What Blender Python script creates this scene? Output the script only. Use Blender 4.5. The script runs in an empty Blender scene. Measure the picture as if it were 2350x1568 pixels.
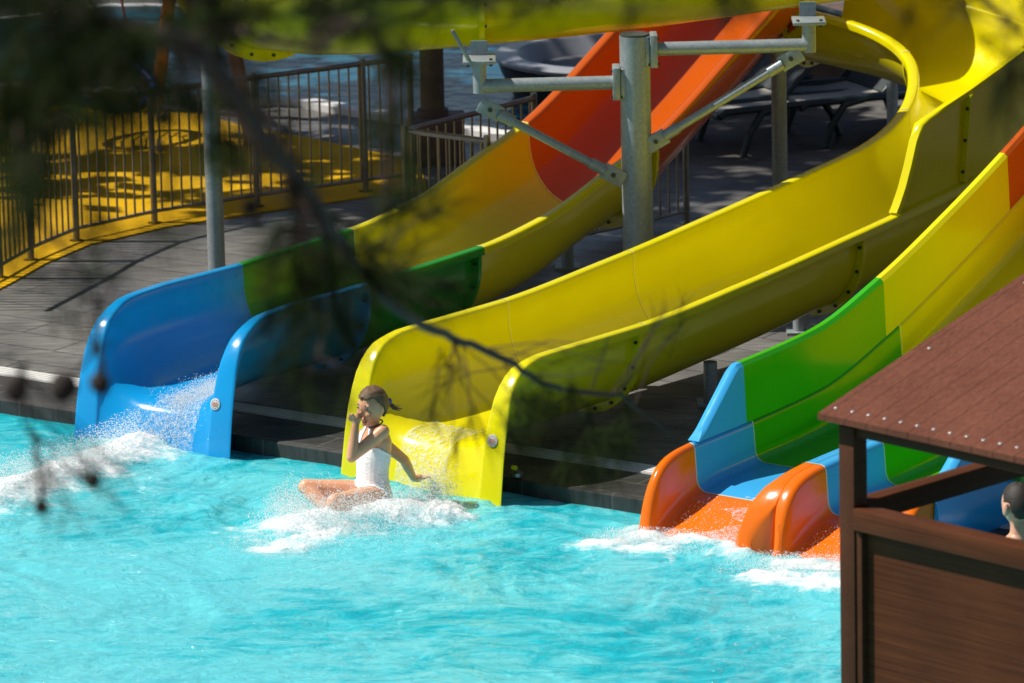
import bpy, bmesh, math, random
import numpy as np
from mathutils import Vector, Matrix, Euler

random.seed(7); np.random.seed(7)
PI = math.pi
scene = bpy.context.scene
col = scene.collection

# ------------------------------------------------------------------ camera
CAM_H = 8.2; PITCH = math.radians(13.5); ROLL = math.radians(-1.3)
cam_d = bpy.data.cameras.new('camera'); cam = bpy.data.objects.new('camera', cam_d); col.objects.link(cam)
cam.location = (0, 0, CAM_H)
cam.rotation_euler = (Euler((PI/2 - PITCH, 0, 0)).to_matrix() @ Euler((0, 0, ROLL)).to_matrix()).to_euler()
cam_d.sensor_width = 36; cam_d.lens = 200.0; cam_d.clip_start = 0.5; cam_d.clip_end = 600
cam_d.dof.use_dof = True; cam_d.dof.focus_distance = 31.3; cam_d.dof.aperture_fstop = 4.0
cam_d.dof.aperture_blades = 9
scene.camera = cam

# survey of the photo: turns a point measured in it (2350 px wide) into a place in the world
_F = 13055.0
_c, _s = math.cos(ROLL), math.sin(ROLL)
_R0 = Vector((1, 0, 0)); _U0 = Vector((0, math.sin(PITCH), math.cos(PITCH))); _FW = Vector((0, math.cos(PITCH), -math.sin(PITCH)))
_R = _R0*_c + _U0*_s; _U = -_R0*_s + _U0*_c
def ray(x, y): return _R*((x-1175)/_F) - _U*((y-784)/_F) + _FW
def at_y(x, y, Y): d = ray(x, y); return Vector((0, 0, CAM_H)) + d*(Y/d.y)
def at_z(x, y, z): d = ray(x, y); return Vector((0, 0, CAM_H)) + d*((z-CAM_H)/d.z)

# ------------------------------------------------------------------ helpers
class MB:
    def __init__(s): s.v = []; s.f = []; s.m = []
    def add(s, vs, fs, m=0):
        o = len(s.v); s.v += [tuple(p) for p in vs]
        for f in fs: s.f.append(tuple(i+o for i in f)); s.m.append(m)
    def box(s, c, size, M=None, m=0, bev=0.0):
        x, y, z = [d/2 for d in size]
        if bev <= 0:
            vs = [Vector((a*x, b*y, e*z)) for a in (-1, 1) for b in (-1, 1) for e in (-1, 1)]
            fs = [(0,1,3,2),(4,6,7,5),(0,4,5,1),(2,3,7,6),(0,2,6,4),(1,5,7,3)]
        else:
            bm = bmesh.new(); bmesh.ops.create_cube(bm, size=1)
            for w in bm.verts: w.co = Vector((w.co.x*2*x, w.co.y*2*y, w.co.z*2*z))
            bmesh.ops.bevel(bm, geom=bm.edges[:], offset=bev, segments=2, affect='EDGES', profile=0.5)
            bm.verts.index_update()
            vs = [w.co.copy() for w in bm.verts]; fs = [tuple(w.index for w in f.verts) for f in bm.faces]; bm.free()
        if M is not None: vs = [M @ v for v in vs]
        c = Vector(c); s.add([v + c for v in vs], fs, m)
    def tube(s, pts, r, n=10, m=0, cap=True):
        pts = [Vector(p) for p in pts]; rs = r if isinstance(r, (list, tuple)) else [r]*len(pts)
        rings = []; ref = None
        for i, p in enumerate(pts):
            t = (pts[min(i+1, len(pts)-1)] - pts[max(i-1, 0)])
            t = t.normalized() if t.length > 1e-9 else Vector((0, 0, 1))
            if ref is None: ref = Vector((0, 0, 1)) if abs(t.z) < .9 else Vector((1, 0, 0))
            a = t.cross(ref).normalized(); b = t.cross(a).normalized(); ref = -b if False else a.cross(t).normalized()
            rings.append([p + (a*math.cos(2*PI*k/n) + b*math.sin(2*PI*k/n))*rs[i] for k in range(n)])
        s.loft(rings, m, cap)
    def loft(s, rings, m=0, cap=True, closed=True):
        n = len(rings[0]); vs = [p for r in rings for p in r]; fs = []
        for i in range(len(rings)-1):
            for k in range(n if closed else n-1):
                k2 = (k+1) % n; fs.append((i*n+k, i*n+k2, (i+1)*n+k2, (i+1)*n+k))
        if cap and closed:
            fs.append(tuple(range(n))[::-1]); fs.append(tuple((len(rings)-1)*n+k for k in range(n)))
        s.add(vs, fs, m)
    def ball(s, c, r, M=None, seg=12, rng=8, m=0, fn=None):
        rx, ry, rz = r if isinstance(r, (tuple, list)) else (r, r, r)
        vs = []; fs = []
        for i in range(rng+1):
            th = PI*i/rng
            for k in range(seg):
                ph = 2*PI*k/seg
                p = Vector((rx*math.sin(th)*math.cos(ph), ry*math.sin(th)*math.sin(ph), rz*math.cos(th)))
                if fn: p = fn(p)
                if M is not None: p = M @ p
                vs.append(p + Vector(c))
        for i in range(rng):
            for k in range(seg):
                k2 = (k+1) % seg; fs.append((i*seg+k, (i+1)*seg+k, (i+1)*seg+k2, i*seg+k2))
        s.add(vs, fs, m)
    def build(s, name, mats, parent=None, origin=None, smooth=True, angle=40, fixn=True):
        o = Vector(origin) if origin is not None else Vector((0, 0, 0))
        me = bpy.data.meshes.new(name); me.from_pydata([tuple(Vector(p)-o) for p in s.v], [], s.f)
        if not isinstance(mats, (list, tuple)): mats = [mats]
        for mm in mats: me.materials.append(mm)
        me.polygons.foreach_set('material_index', s.m)
        if fixn:
            bm = bmesh.new(); bm.from_mesh(me); bmesh.ops.remove_doubles(bm, verts=bm.verts[:], dist=1e-6)
            bmesh.ops.recalc_face_normals(bm, faces=bm.faces[:]); bm.to_mesh(me); bm.free()
        if smooth:
            me.polygons.foreach_set('use_smooth', [True]*len(me.polygons))
            try: me.set_sharp_from_angle(angle=math.radians(angle))
            except Exception: pass
        me.update()
        ob = bpy.data.objects.new(name, me); col.objects.link(ob)
        if parent is not None: ob.parent = parent
        elif origin is not None: ob.location = o
        return ob

def tag(o, label=None, cat=None, group=None, kind=None):
    if label: o['label'] = label
    if cat: o['category'] = cat
    if group: o['group'] = group
    if kind: o['kind'] = kind
    return o
def thing(name, label, cat, loc=(0, 0, 0), rz=0, group=None):
    o = bpy.data.objects.new(name, None); col.objects.link(o); o.empty_display_size = .2
    o.location = loc; o.rotation_euler = (0, 0, rz)
    return tag(o, label, cat, group)
def copy_tree(o, parent=None):
    c = o.copy(); col.objects.link(c)
    if parent is not None: c.parent = parent
    for ch in list(o.children): copy_tree(ch, c)
    return c
def pchip(xs, ys):
    xs = np.array(xs, float); ys = np.array(ys, float); h = np.diff(xs); d = np.diff(ys)/h
    m = np.zeros(len(xs)); m[0] = d[0]; m[-1] = d[-1]
    for i in range(1, len(xs)-1):
        m[i] = 0 if d[i-1]*d[i] <= 0 else 2*d[i-1]*d[i]/(d[i-1]+d[i])
    def f(x):
        x = min(max(x, xs[0]), xs[-1]); i = min(max(int(np.searchsorted(xs, x))-1, 0), len(h)-1)
        t = (x-xs[i])/h[i]
        return float((2*t**3-3*t**2+1)*ys[i]+(t**3-2*t**2+t)*h[i]*m[i]+(-2*t**3+3*t**2)*ys[i+1]+(t**3-t**2)*h[i]*m[i+1])
    return f

# ------------------------------------------------------------------ materials
def newmat(name):
    m = bpy.data.materials.new(name); m.use_nodes = True
    nt = m.node_tree; return m, nt, nt.nodes['Principled BSDF']
def nd(nt, typ, **kw):
    n = nt.nodes.new(typ)
    for k, v in kw.items():
        if k in n.inputs: n.inputs[k].default_value = v
        else: setattr(n, k, v)
    return n
def ramp(nt, stops):
    r = nt.nodes.new('ShaderNodeValToRGB'); e = r.color_ramp.elements
    while len(e) < len(stops): e.new(.5)
    for i, (p, c) in enumerate(stops): e[i].position = p; e[i].color = (*c, 1) if len(c) == 3 else c
    return r
def mix(nt, fac, a, b, blend='MIX'):
    n = nt.nodes.new('ShaderNodeMix'); n.data_type = 'RGBA'; n.blend_type = blend
    for sock, val in ((n.inputs[0], fac), (n.inputs[6], a), (n.inputs[7], b)):
        if hasattr(val, 'is_output') or isinstance(val, bpy.types.NodeSocket): nt.links.new(val, sock)
        elif isinstance(val, (int, float)): sock.default_value = val
        else: sock.default_value = (*val, 1) if len(val) == 3 else val
    return n.outputs[2]
def bump(nt, b, height, strength, dist=.01):
    n = nd(nt, 'ShaderNodeBump', Strength=strength, Distance=dist); nt.links.new(height, n.inputs['Height'])
    nt.links.new(n.outputs[0], b.inputs['Normal']); return n
def obj_coord(nt, scale=(1, 1, 1), rot=(0, 0, 0)):
    g = nt.nodes.new('ShaderNodeNewGeometry'); mp = nt.nodes.new('ShaderNodeMapping')
    mp.inputs['Scale'].default_value = scale; mp.inputs['Rotation'].default_value = rot
    nt.links.new(g.outputs['Position'], mp.inputs['Vector']); return mp.outputs[0]
def noise_tex(nt, vec, scale, detail=4, rough=.55, dist=0):
    n = nd(nt, 'ShaderNodeTexNoise', Scale=scale, Detail=detail, Roughness=rough, Distortion=dist)
    if vec is not None: nt.links.new(vec, n.inputs['Vector'])
    return n.outputs['Fac']

def gelcoat(name, c, rough=.17, trans=0.0):
    m, nt, b = newmat(name)
    v = obj_coord(nt)
    n1 = noise_tex(nt, v, 1.7, 5); n2 = noise_tex(nt, v, 14, 4)
    dk = tuple(x*.93 for x in c); lt = tuple(min(1, x*1.03) for x in c)
    r = ramp(nt, [(.3, dk), (.7, lt)]); nt.links.new(n1, r.inputs[0])
    wear = ramp(nt, [(.62, (0, 0, 0)), (.8, (1, 1, 1))]); nt.links.new(n2, wear.inputs[0])
    chalk = tuple(min(1, x*.85+.09) for x in c)
    w = nd(nt, 'ShaderNodeMath', operation='MULTIPLY'); nt.links.new(wear.outputs[0], w.inputs[0]); w.inputs[1].default_value = .16
    nt.links.new(mix(nt, w.outputs[0], r.outputs[0], chalk), b.inputs['Base Color'])
    rr = ramp(nt, [(.3, (rough*.7,)*3), (.75, (rough*1.6,)*3)]); nt.links.new(n2, rr.inputs[0]); nt.links.new(rr.outputs[0], b.inputs['Roughness'])
    b.inputs['Coat Weight'].default_value = .10; b.inputs['Coat Roughness'].default_value = .12
    b.inputs['Specular IOR Level'].default_value = .45
    bump(nt, b, noise_tex(nt, v, 4, 2), .10, .006)
    return m
YEL = gelcoat('yellow_gelcoat', (.68, .60, .001)); YELW = YEL
BLU = gelcoat('blue_gelcoat', (.002, .27, .60)); GRN = gelcoat('green_gelcoat', (.012, .26, .022))
GRN2 = gelcoat('bright_green_gelcoat', (.035, .37, .003)); RED = gelcoat('red_orange_gelcoat', (.47, .080, .002))
ORG = gelcoat('orange_gelcoat', (.82, .145, .001)); SKY = gelcoat('light_blue_gelcoat', (.045, .36, .70))
PALE = gelcoat('pale_seam_gelcoat', (.62, .60, .42)); CREAMY = gelcoat('seam_yellow_gelcoat', (.78, .72, .25))

def plain(name, c, rough=.5, metal=0, var=.15, scale=20, bmp=0):
    m, nt, b = newmat(name); v = obj_coord(nt); n = noise_tex(nt, v, scale, 5)
    r = ramp(nt, [(.3, tuple(x*(1-var) for x in c)), (.7, tuple(min(1, x*(1+var)) for x in c))]); nt.links.new(n, r.inputs[0])
    nt.links.new(r.outputs[0], b.inputs['Base Color']); b.inputs['Roughness'].default_value = rough; b.inputs['Metallic'].default_value = metal
    if bmp: bump(nt, b, n, bmp, .01)
    return m
def galvanised():
    m, nt, b = newmat('galvanised_steel'); v = obj_coord(nt)
    vo = nd(nt, 'ShaderNodeTexVoronoi', Scale=60); nt.links.new(v, vo.inputs['Vector'])
    n = noise_tex(nt, v, 6, 5)
    r = ramp(nt, [(0, (.20, .235, .25)), (1, (.36, .41, .43))]); nt.links.new(vo.outputs['Color'], r.inputs[0])
    nt.links.new(mix(nt, n, r.outputs[0], (.27, .30, .31)), b.inputs['Base Color'])
    b.inputs['Metallic'].default_value = .25; b.inputs['Roughness'].default_value = .42; bump(nt, b, n, .15, .01); return m
GALV = galvanised()
STEEL = plain('brushed_steel', (.24, .225, .205), .35, .8, .12, 30)
BOLT = plain('dark_bolt', (.06, .06, .05), .5, .6)
DKGREEN = plain('dark_green_resin', (.012, .022, .024), .4)
SLING = plain('pale_sling_fabric', (.36, .34, .29), .8, 0, .1, 60)
BROWNSTONE = plain('brown_stone', (.10, .065, .048), .8, 0, .3, 9, .3)
PLAQUE = plain('plaque_white_enamel', (.55, .53, .50), .35, 0, .12, 60)
PLAQINK = plain('plaque_red_print', (.45, .16, .12), .5)
ROPE = plain('red_rope', (.32, .03, .05), .8); BLUERING = plain('blue_padded_ring', (.01, .05, .30), .5)
ORWOOD = plain('orange_stained_wood', (.34, .11, .025), .6, 0, .25, 12)
WHITE = plain('white_stone_coping', (.62, .61, .58), .6, 0, .1, 8)
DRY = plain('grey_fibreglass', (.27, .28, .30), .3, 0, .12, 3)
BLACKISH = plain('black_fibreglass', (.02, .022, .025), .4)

def deck_mat(name, c0, c1, ang, sc=(1, 1), mort=(.025, .025, .024)):
    m, nt, b = newmat(name); v = obj_coord(nt, rot=(0, 0, ang))
    br = nd(nt, 'ShaderNodeTexBrick', Scale=1.0); br.inputs['Brick Width'].default_value = sc[0]; br.inputs['Row Height'].default_value = sc[1]
    br.inputs['Mortar Size'].default_value = .006; br.inputs['Color1'].default_value = (*c0, 1); br.inputs['Color2'].default_value = (*c1, 1)
    br.inputs['Mortar'].default_value = (*mort, 1); br.offset = .4; nt.links.new(v, br.inputs['Vector'])
    vs = obj_coord(nt, (1.2, 14, 1), (0, 0, ang)); grain = noise_tex(nt, vs, 3, 6, .65)
    big = noise_tex(nt, obj_coord(nt), .9, 5, .6)
    g = ramp(nt, [(.3, (.45, .45, .45)), (.72, (1.45, 1.42, 1.38))]); nt.links.new(grain, g.inputs[0])
    c = mix(nt, 1.0, br.outputs['Color'], g.outputs[0], 'MULTIPLY')
    g2 = ramp(nt, [(.3, (.7, .7, .7)), (.7, (1.2, 1.2, 1.2))]); nt.links.new(big, g2.inputs[0])
    nt.links.new(mix(nt, 1.0, c, g2.outputs[0], 'MULTIPLY'), b.inputs['Base Color'])
    rr = ramp(nt, [(.4, (.35,)*3), (.6, (.75,)*3)]); nt.links.new(big, rr.inputs[0]); nt.links.new(rr.outputs[0], b.inputs['Roughness'])
    bump(nt, b, grain, .25, .006); return m
EDGE_ANG = math.atan2(-.5716, .8205)
DECK = deck_mat('dark_grey_deck', (.115, .112, .106), (.15, .146, .138), -EDGE_ANG, (1.2, .3))
COPING = deck_mat('black_pool_tile', (.035, .035, .033), (.05, .049, .046), -EDGE_ANG, (.6, .22), (.10, .098, .09))

def rubber():
    m, nt, b = newmat('yellow_rubber_floor'); v = obj_coord(nt); n = noise_tex(nt, v, 160, 2); n2 = noise_tex(nt, v, 1.2, 4)
    r = ramp(nt, [(.35, (.56, .31, .002)), (.65, (.66, .38, .003))]); nt.links.new(n, r.inputs[0])
    g2 = ramp(nt, [(.3, (.75, .75, .75)), (.7, (1.1, 1.1, 1.1))]); nt.links.new(n2, g2.inputs[0])
    nt.links.new(mix(nt, 1, r.outputs[0], g2.outputs[0], 'MULTIPLY'), b.inputs['Base Color']); b.inputs['Roughness'].default_value = .9; b.inputs['Specular IOR Level'].default_value = .15
    bump(nt, b, n, .3, .004); return m
RUBBER = rubber()

def grate_mat():
    m, nt, b = newmat('white_slotted_grating'); v = obj_coord(nt, rot=(0, 0, -EDGE_ANG))
    w = nd(nt, 'ShaderNodeTexWave', Scale=9.0, Distortion=0.0); w.bands_direction = 'Y'; w.wave_profile = 'SIN'; nt.links.new(v, w.inputs['Vector'])
    r = ramp(nt, [(.18, (.22, .22, .21)), (.34, (.74, .73, .69))]); nt.links.new(w.outputs['Fac'], r.inputs[0])
    n = noise_tex(nt, v, 3, 4); nt.links.new(mix(nt, .25, r.outputs[0], mix(nt, n, (.25, .24, .22), (.7, .69, .66))), b.inputs['Base Color'])
    b.inputs['Roughness'].default_value = .55; return m
GRATE = grate_mat()

def wood_composite(name, c0, c1, d, board):
    # boards run along direction d (unit vector in plan); grain stretched along it
    m, nt, b = newmat(name); a = math.atan2(d[1], d[0]); v = obj_coord(nt, rot=(0, 0, -a))
    mp = nt.nodes.new('ShaderNodeMapping'); mp.inputs['Scale'].default_value = (.45, 34, 34); nt.links.new(v, mp.inputs['Vector'])
    n = noise_tex(nt, mp.outputs[0], 3.0, 7, .7, .3); n2 = noise_tex(nt, v, 3, 3)
    r = ramp(nt, [(.28, c0), (.5, tuple((x+y)/2 for x, y in zip(c0, c1))), (.72, c1)]); nt.links.new(n, r.inputs[0])
    out = r.outputs[0]
    if board:
        w = nd(nt, 'ShaderNodeTexWave', Scale=board, Distortion=0.0); w.bands_direction = 'Y'; w.wave_profile = 'SAW'; nt.links.new(v, w.inputs['Vector'])
        rr = ramp(nt, [(0, (.25, .25, .25)), (.10, (1, 1, 1)), (.5, (.86, .86, .86)), (.92, (1.0, 1.0, 1.0)), (1, (.3, .3, .3))]); nt.links.new(w.outputs['Fac'], rr.inputs[0])
        out = mix(nt, .45, out, mix(nt, 1, out, rr.outputs[0], 'MULTIPLY'))
    g2 = ramp(nt, [(.3, (.82, .82, .82)), (.7, (1.12, 1.12, 1.12))]); nt.links.new(n2, g2.inputs[0])
    nt.links.new(mix(nt, 1, out, g2.outputs[0], 'MULTIPLY'), b.inputs['Base Color']); b.inputs['Roughness'].default_value = .62; b.inputs['Specular IOR Level'].default_value = .12
    bump(nt, b, n, .3, .004); return m

def skin_mat(name, c):
    m, nt, b = newmat(name); v = obj_coord(nt); n = noise_tex(nt, v, 30, 4); n2 = noise_tex(nt, v, 7, 3)
    r = ramp(nt, [(.3, tuple(x*.88 for x in c)), (.7, tuple(min(1, x*1.1) for x in c))]); nt.links.new(n2, r.inputs[0])
    nt.links.new(r.outputs[0], b.inputs['Base Color']); b.inputs['Roughness'].default_value = .38
    b.inputs['Subsurface Weight'].default_value = .25; b.inputs['Subsurface Radius'].default_value = (.012, .005, .003); b.inputs['Subsurface Scale'].default_value = .5
    bump(nt, b, n, .08, .003); return m
SKIN = skin_mat('tanned_skin', (.70, .345, .195)); SKIN2 = skin_mat('fair_skin', (.60, .32, .205))
def hair_mat(name, c0, c1):
    m, nt, b = newmat(name); v = obj_coord(nt, (1, 1, 5)); n = noise_tex(nt, v, 110, 4)
    r = ramp(nt, [(.35, c0), (.65, c1)]); nt.links.new(n, r.inputs[0]); nt.links.new(r.outputs[0], b.inputs['Base Color'])
    b.inputs['Roughness'].default_value = .55; b.inputs['Specular IOR Level'].default_value = .3; bump(nt, b, n, .5, .004); return m
HAIR = hair_mat('wet_brown_hair', (.085, .048, .026), (.25, .15, .085)); HAIR2 = hair_mat('short_dark_hair', (.014, .011, .009), (.05, .038, .03))
def cloth_mat():
    m, nt, b = newmat('white_swimsuit_fabric'); v = obj_coord(nt, (6, 6, 34)); n = noise_tex(nt, v, 2.2, 4, .6, .6)
    b.inputs['Base Color'].default_value = (.80, .81, .84, 1); b.inputs['Roughness'].default_value = .5
    b.inputs['Sheen Weight'].default_value = .2; bump(nt, b, n, .6, .010); return m
CLOTH = cloth_mat()

def water_mat():
    m, nt, b = newmat('turquoise_water')
    v = obj_coord(nt); vs = obj_coord(nt, (1.0, 1.9, 1), (0, 0, .25))
    big = noise_tex(nt, v, .7, 4, .5, 1.2); mid = noise_tex(nt, vs, 1.7, 7, .62, 2.4); fine = noise_tex(nt, vs, 11, 6, .65, 1.0)
    att = nd(nt, 'ShaderNodeAttribute'); att.attribute_name = 'aerated'
    foam = nd(nt, 'ShaderNodeAttribute'); foam.attribute_name = 'foam'
    # colour of the water body: clear turquoise to milky aqua where air is stirred in
    add = nd(nt, 'ShaderNodeMath', operation='MULTIPLY_ADD'); nt.links.new(mid, add.inputs[0]); add.inputs[1].default_value = 1.05; nt.links.new(att.outputs['Fac'], add.inputs[2])
    add2 = nd(nt, 'ShaderNodeMath', operation='MULTIPLY_ADD'); nt.links.new(big, add2.inputs[0]); add2.inputs[1].default_value = .6; nt.links.new(add.outputs[0], add2.inputs[2])
    r = ramp(nt, [(.40, (.0, .15, .235)), (.56, (.001, .305, .405)), (.76, (.012, .425, .51)), (.98, (.12, .56, .62))]); nt.links.new(add2.outputs[0], r.inputs[0])
    # streaky foam
    f1 = nd(nt, 'ShaderNodeMath', operation='MULTIPLY_ADD'); nt.links.new(fine, f1.inputs[0]); f1.inputs[1].default_value = 1.3; f1.inputs[2].default_value = -.95
    f2 = nd(nt, 'ShaderNodeMath', operation='ADD'); nt.links.new(f1.outputs[0], f2.inputs[0]); nt.links.new(foam.outputs['Fac'], f2.inputs[1])
    fr = ramp(nt, [(.12, (0, 0, 0)), (.80, (1, 1, 1))]); nt.links.new(f2.outputs[0], fr.inputs[0])
    nt.links.new(mix(nt, fr.outputs[0], r.outputs[0], (.86, .90, .91)), b.inputs['Base Color'])
    ro = nd(nt, 'ShaderNodeMath', operation='MULTIPLY_ADD'); nt.links.new(fr.outputs[0], ro.inputs[0]); ro.inputs[1].default_value = .5; ro.inputs[2].default_value = .03
    nt.links.new(ro.outputs[0], b.inputs['Roughness']); b.inputs['IOR'].default_value = 1.36
    b.inputs['Subsurface Weight'].default_value = .38; b.inputs['Subsurface Radius'].default_value = (.25, .8, 1.0); b.inputs['Subsurface Scale'].default_value = .28; b.subsurface_method = 'RANDOM_WALK'
    h1 = noise_tex(nt, vs, 6.5, 6, .64, 1.6); h2 = noise_tex(nt, v, 38, 4, .6, .4)
    hm = nd(nt, 'ShaderNodeMath', operation='MULTIPLY_ADD'); nt.links.new(h2, hm.inputs[0]); hm.inputs[1].default_value = .22; nt.links.new(h1, hm.inputs[2])
    bump(nt, b, hm.outputs[0], .8, .04); return m
WATER = water_mat()
def back_water():
    m, nt, b = newmat('blue_pool_water'); v = obj_coord(nt); n = noise_tex(nt, v, 2.2, 5, .6, 1.0)
    r = ramp(nt, [(.35, (.004, .05, .10)), (.7, (.03, .17, .25))]); nt.links.new(n, r.inputs[0]); nt.links.new(r.outputs[0], b.inputs['Base Color'])
    b.inputs['Roughness'].default_value = .06; b.inputs['IOR'].default_value = 1.33; bump(nt, b, noise_tex(nt, v, 7, 5), .4, .05); return m
BWATER = back_water()
def foam_mat():
    m, nt, b = newmat('white_water_foam'); b.inputs['Base Color'].default_value = (.90, .93, .94, 1); b.inputs['Roughness'].default_value = .45
    b.inputs['Base Color'].default_value = (.93, .95, .955, 1); out = nt.nodes['Material Output']; tl = nt.nodes.new('ShaderNodeBsdfTranslucent'); tl.inputs[0].default_value = (.95, .97, .97, 1)
    ms = nt.nodes.new('ShaderNodeMixShader'); ms.inputs[0].default_value = .6; nt.links.new(b.outputs[0], ms.inputs[1]); nt.links.new(tl.outputs[0], ms.inputs[2]); nt.links.new(ms.outputs[0], out.inputs['Surface']); return m
FOAM = foam_mat()
def sheet_mat():
    m, nt, b = newmat('thin_running_water'); v = obj_coord(nt, (1, 1, 1)); n = noise_tex(nt, v, 40, 5, .7, .8)
    r = ramp(nt, [(.42, (0, 0, 0)), (.62, (1, 1, 1))]); nt.links.new(n, r.inputs[0])
    b.inputs['Base Color'].default_value = (.8, .87, .9, 1); b.inputs['Roughness'].default_value = .12
    a = nd(nt, 'ShaderNodeMath', operation='MULTIPLY_ADD'); nt.links.new(r.outputs[0], a.inputs[0]); a.inputs[1].default_value = .45; a.inputs[2].default_value = .0
    nt.links.new(a.outputs[0], b.inputs['Alpha']); bump(nt, b, n, .6, .02); return m
SHEET = sheet_mat()
NEEDLE = plain('pine_needle', (.016, .028, .005), .8, 0, .35, 5); NEEDLE.node_tree.nodes['Principled BSDF'].inputs['Specular IOR Level'].default_value = .08; BARK = plain('pine_bark', (.040, .022, .016), .85, 0, .35, 22, .5)
CONE = plain('pine_cone', (.022, .015, .011), .8, 0, .3, 40); LEAF = plain('tree_leaf', (.04, .07, .015), .6, 0, .4, 4)

# ------------------------------------------------------------------ setting
EU = Vector((.8205, -.5716, 0)); EV = Vector((.5716, .8205, 0)); PO = Vector((-3.038, 32.639, 0))
def uv(u, v, z=0): return PO + EU*u + EV*v + Vector((0, 0, z))
def slab(name, u0, u1, v0, v1, z0, z1, mat, bev=0):
    mb = MB(); c = uv((u0+u1)/2, (v0+v1)/2, (z0+z1)/2)
    M = Matrix.Rotation(EDGE_ANG, 3, 'Z'); mb.box(c, (u1-u0, v1-v0, z1-z0), M, 0, bev)
    o = mb.build(name, mat, None, None, smooth=False); tag(o, kind='structure'); return o
DZ = .10
gm = MB(); gm.add([(-300, -100, -1.6), (300, -100, -1.6), (300, 500, -1.6), (-300, 500, -1.6)], [(0, 1, 2, 3)])
tag(gm.build('ground', DECK, smooth=False), kind='structure')
slab('deck', -40, 60, .62, 60, -1.5, DZ, DECK)
slab('drain_channel', -9, 18, .46, .62, -1.5, DZ-.006, GRATE)
slab('pool_edge', -9, 18, 0.0, .46, -1.5, DZ-.012, COPING, .012)
slab('pool_side', 16, 60, -14, 0, -1.5, DZ, DECK); slab('pool_side', -40, -7, -14, 0, -1.5, DZ, DECK)
slab('pool_near_side', -40, 60, -40, -11.5, -1.5, DZ, DECK)

# --- turbulent noise on a grid
_perm = np.random.RandomState(3).rand(256, 256)*2*PI
def gnoise(x, y, seed=0):
    xi = np.floor(x).astype(int); yi = np.floor(y).astype(int); xf = x-xi; yf = y-yi
    def g(ix, iy, dx, dy):
        a = _perm[(ix+seed*17) % 256, (iy+seed*31) % 256]; return np.cos(a)*dx+np.sin(a)*dy
    u = xf**3*(xf*(xf*6-15)+10); w = yf**3*(yf*(yf*6-15)+10)
    a = g(xi, yi, xf, yf); b = g(xi+1, yi, xf-1, yf); c = g(xi, yi+1, xf, yf-1); d = g(xi+1, yi+1, xf-1, yf-1)
    return (a+(b-a)*u)+((c+(d-c)*u)-(a+(b-a)*u))*w
def seg_d(X, Y, ax, ay, bx, by):
    t = np.clip(((X-ax)*(bx-ax)+(Y-ay)*(by-ay))/((bx-ax)**2+(by-ay)**2+1e-9), 0, 1)
    return np.hypot(X-ax-t*(bx-ax), Y-ay-t*(by-ay)), t
us = np.concatenate([np.linspace(-7, -1.2, 30)[:-1], np.arange(-1.2, 8.0, .015), np.linspace(8.0, 16, 30)[1:]])
vs_ = np.concatenate([np.linspace(-11.5, -5.4, 30)[:-1], np.arange(-5.4, .0, .015), [0.012]])
Ug, Vg = np.meshgrid(us, vs_, indexing='ij')
Xg = PO.x+EU.x*Ug+EV.x*Vg; Yg = PO.y+EU.y*Ug+EV.y*Vg
def pt(x, y): p = at_z(x, y, 0); return p.x, p.y
wake_pts = [pt(345, 1015), pt(200, 1080), pt(20, 1135), pt(-160, 1190)]
def wake_field():
    d = np.full(Xg.shape, 9.0)
    for a, b in zip(wake_pts[:-1], wake_pts[1:]):
        dd, _ = seg_d(Xg, Yg, *a, *b); d = np.minimum(d, dd)
    return d
GX, GY = pt(830, 1195)
dg, _ = seg_d(Xg, Yg, *pt(655, 1212), *pt(985, 1182)); dg2, _ = seg_d(Xg, Yg, *pt(620, 1262), *pt(800, 1215))
dl1, _ = seg_d(Xg, Yg, *pt(1480, 1236), *pt(1690, 1262)); dl2, _ = seg_d(Xg, Yg, *pt(1800, 1300), *pt(1990, 1320)); dl3, _ = seg_d(Xg, Yg, *pt(1760, 1330), *pt(1960, 1350))
dl0, _ = seg_d(Xg, Yg, *pt(1360, 1245), *pt(1520, 1262)); dw = wake_field()
choppy = .35+.9*np.exp(-np.minimum.reduce([dg, dl1, dl2])/1.1)+.5*np.exp(-dw/.6)
wx = gnoise(Xg*.9, Yg*.9, 1)*.9; wy = gnoise(Xg*.9, Yg*.9, 2)*.9
Hh = np.zeros(Xg.shape); amp = .056; fr = 1.15
for o in range(6):
    n = gnoise((Xg+wx*(1+o*.3))*fr, (Yg*1.5+wy*(1+o*.3))*fr, 5+o)
    Hh += amp*((1-np.abs(n)*2.2)*.5+n*.6); amp *= .54; fr *= 2.0
Hh = (Hh-Hh.mean())*choppy*.95
# radial swell thrown off by the splash
rad = np.hypot(Xg-GX, (Yg-GY)); Hh += .014*np.sin(rad*9+gnoise(Xg*2, Yg*2, 9)*3)*np.exp(-rad/1.1)
edge = np.clip(-Vg/.05, 0, 1); Hh *= .35+.65*edge
Hh = np.minimum(Hh, .085); Hh += .065*np.exp(-(dg/.19)**2)+.045*np.exp(-(dw/.17)**2)+.02*np.exp(-(np.minimum(dl1, dl2)/.15)**2)
fo = np.zeros(Xg.shape); n4 = gnoise(Xg*4, Yg*5, 21); n9 = gnoise(Xg*10, Yg*13, 22)
fo += np.clip(1.35-dg/.30+n4*.6+n9*.6, 0, 1.5); fo = np.maximum(fo, np.clip(1.1-dg2/.20+n4*.6+n9*.5, 0, 1.2))
for d_, w_ in ((dl1, .19), (dl0, .16), (dl2, .20), (dl3, .24)): fo = np.maximum(fo, np.clip(1.15-d_/w_+n4*.7+n9*.6, 0, 1.4))
fo = np.maximum(fo, np.clip(1.35-dw/.33+n4*.5+n9*.4, 0, 1.3))
near = np.minimum.reduce([dg, dg2, dl1, dl2, dw])
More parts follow.
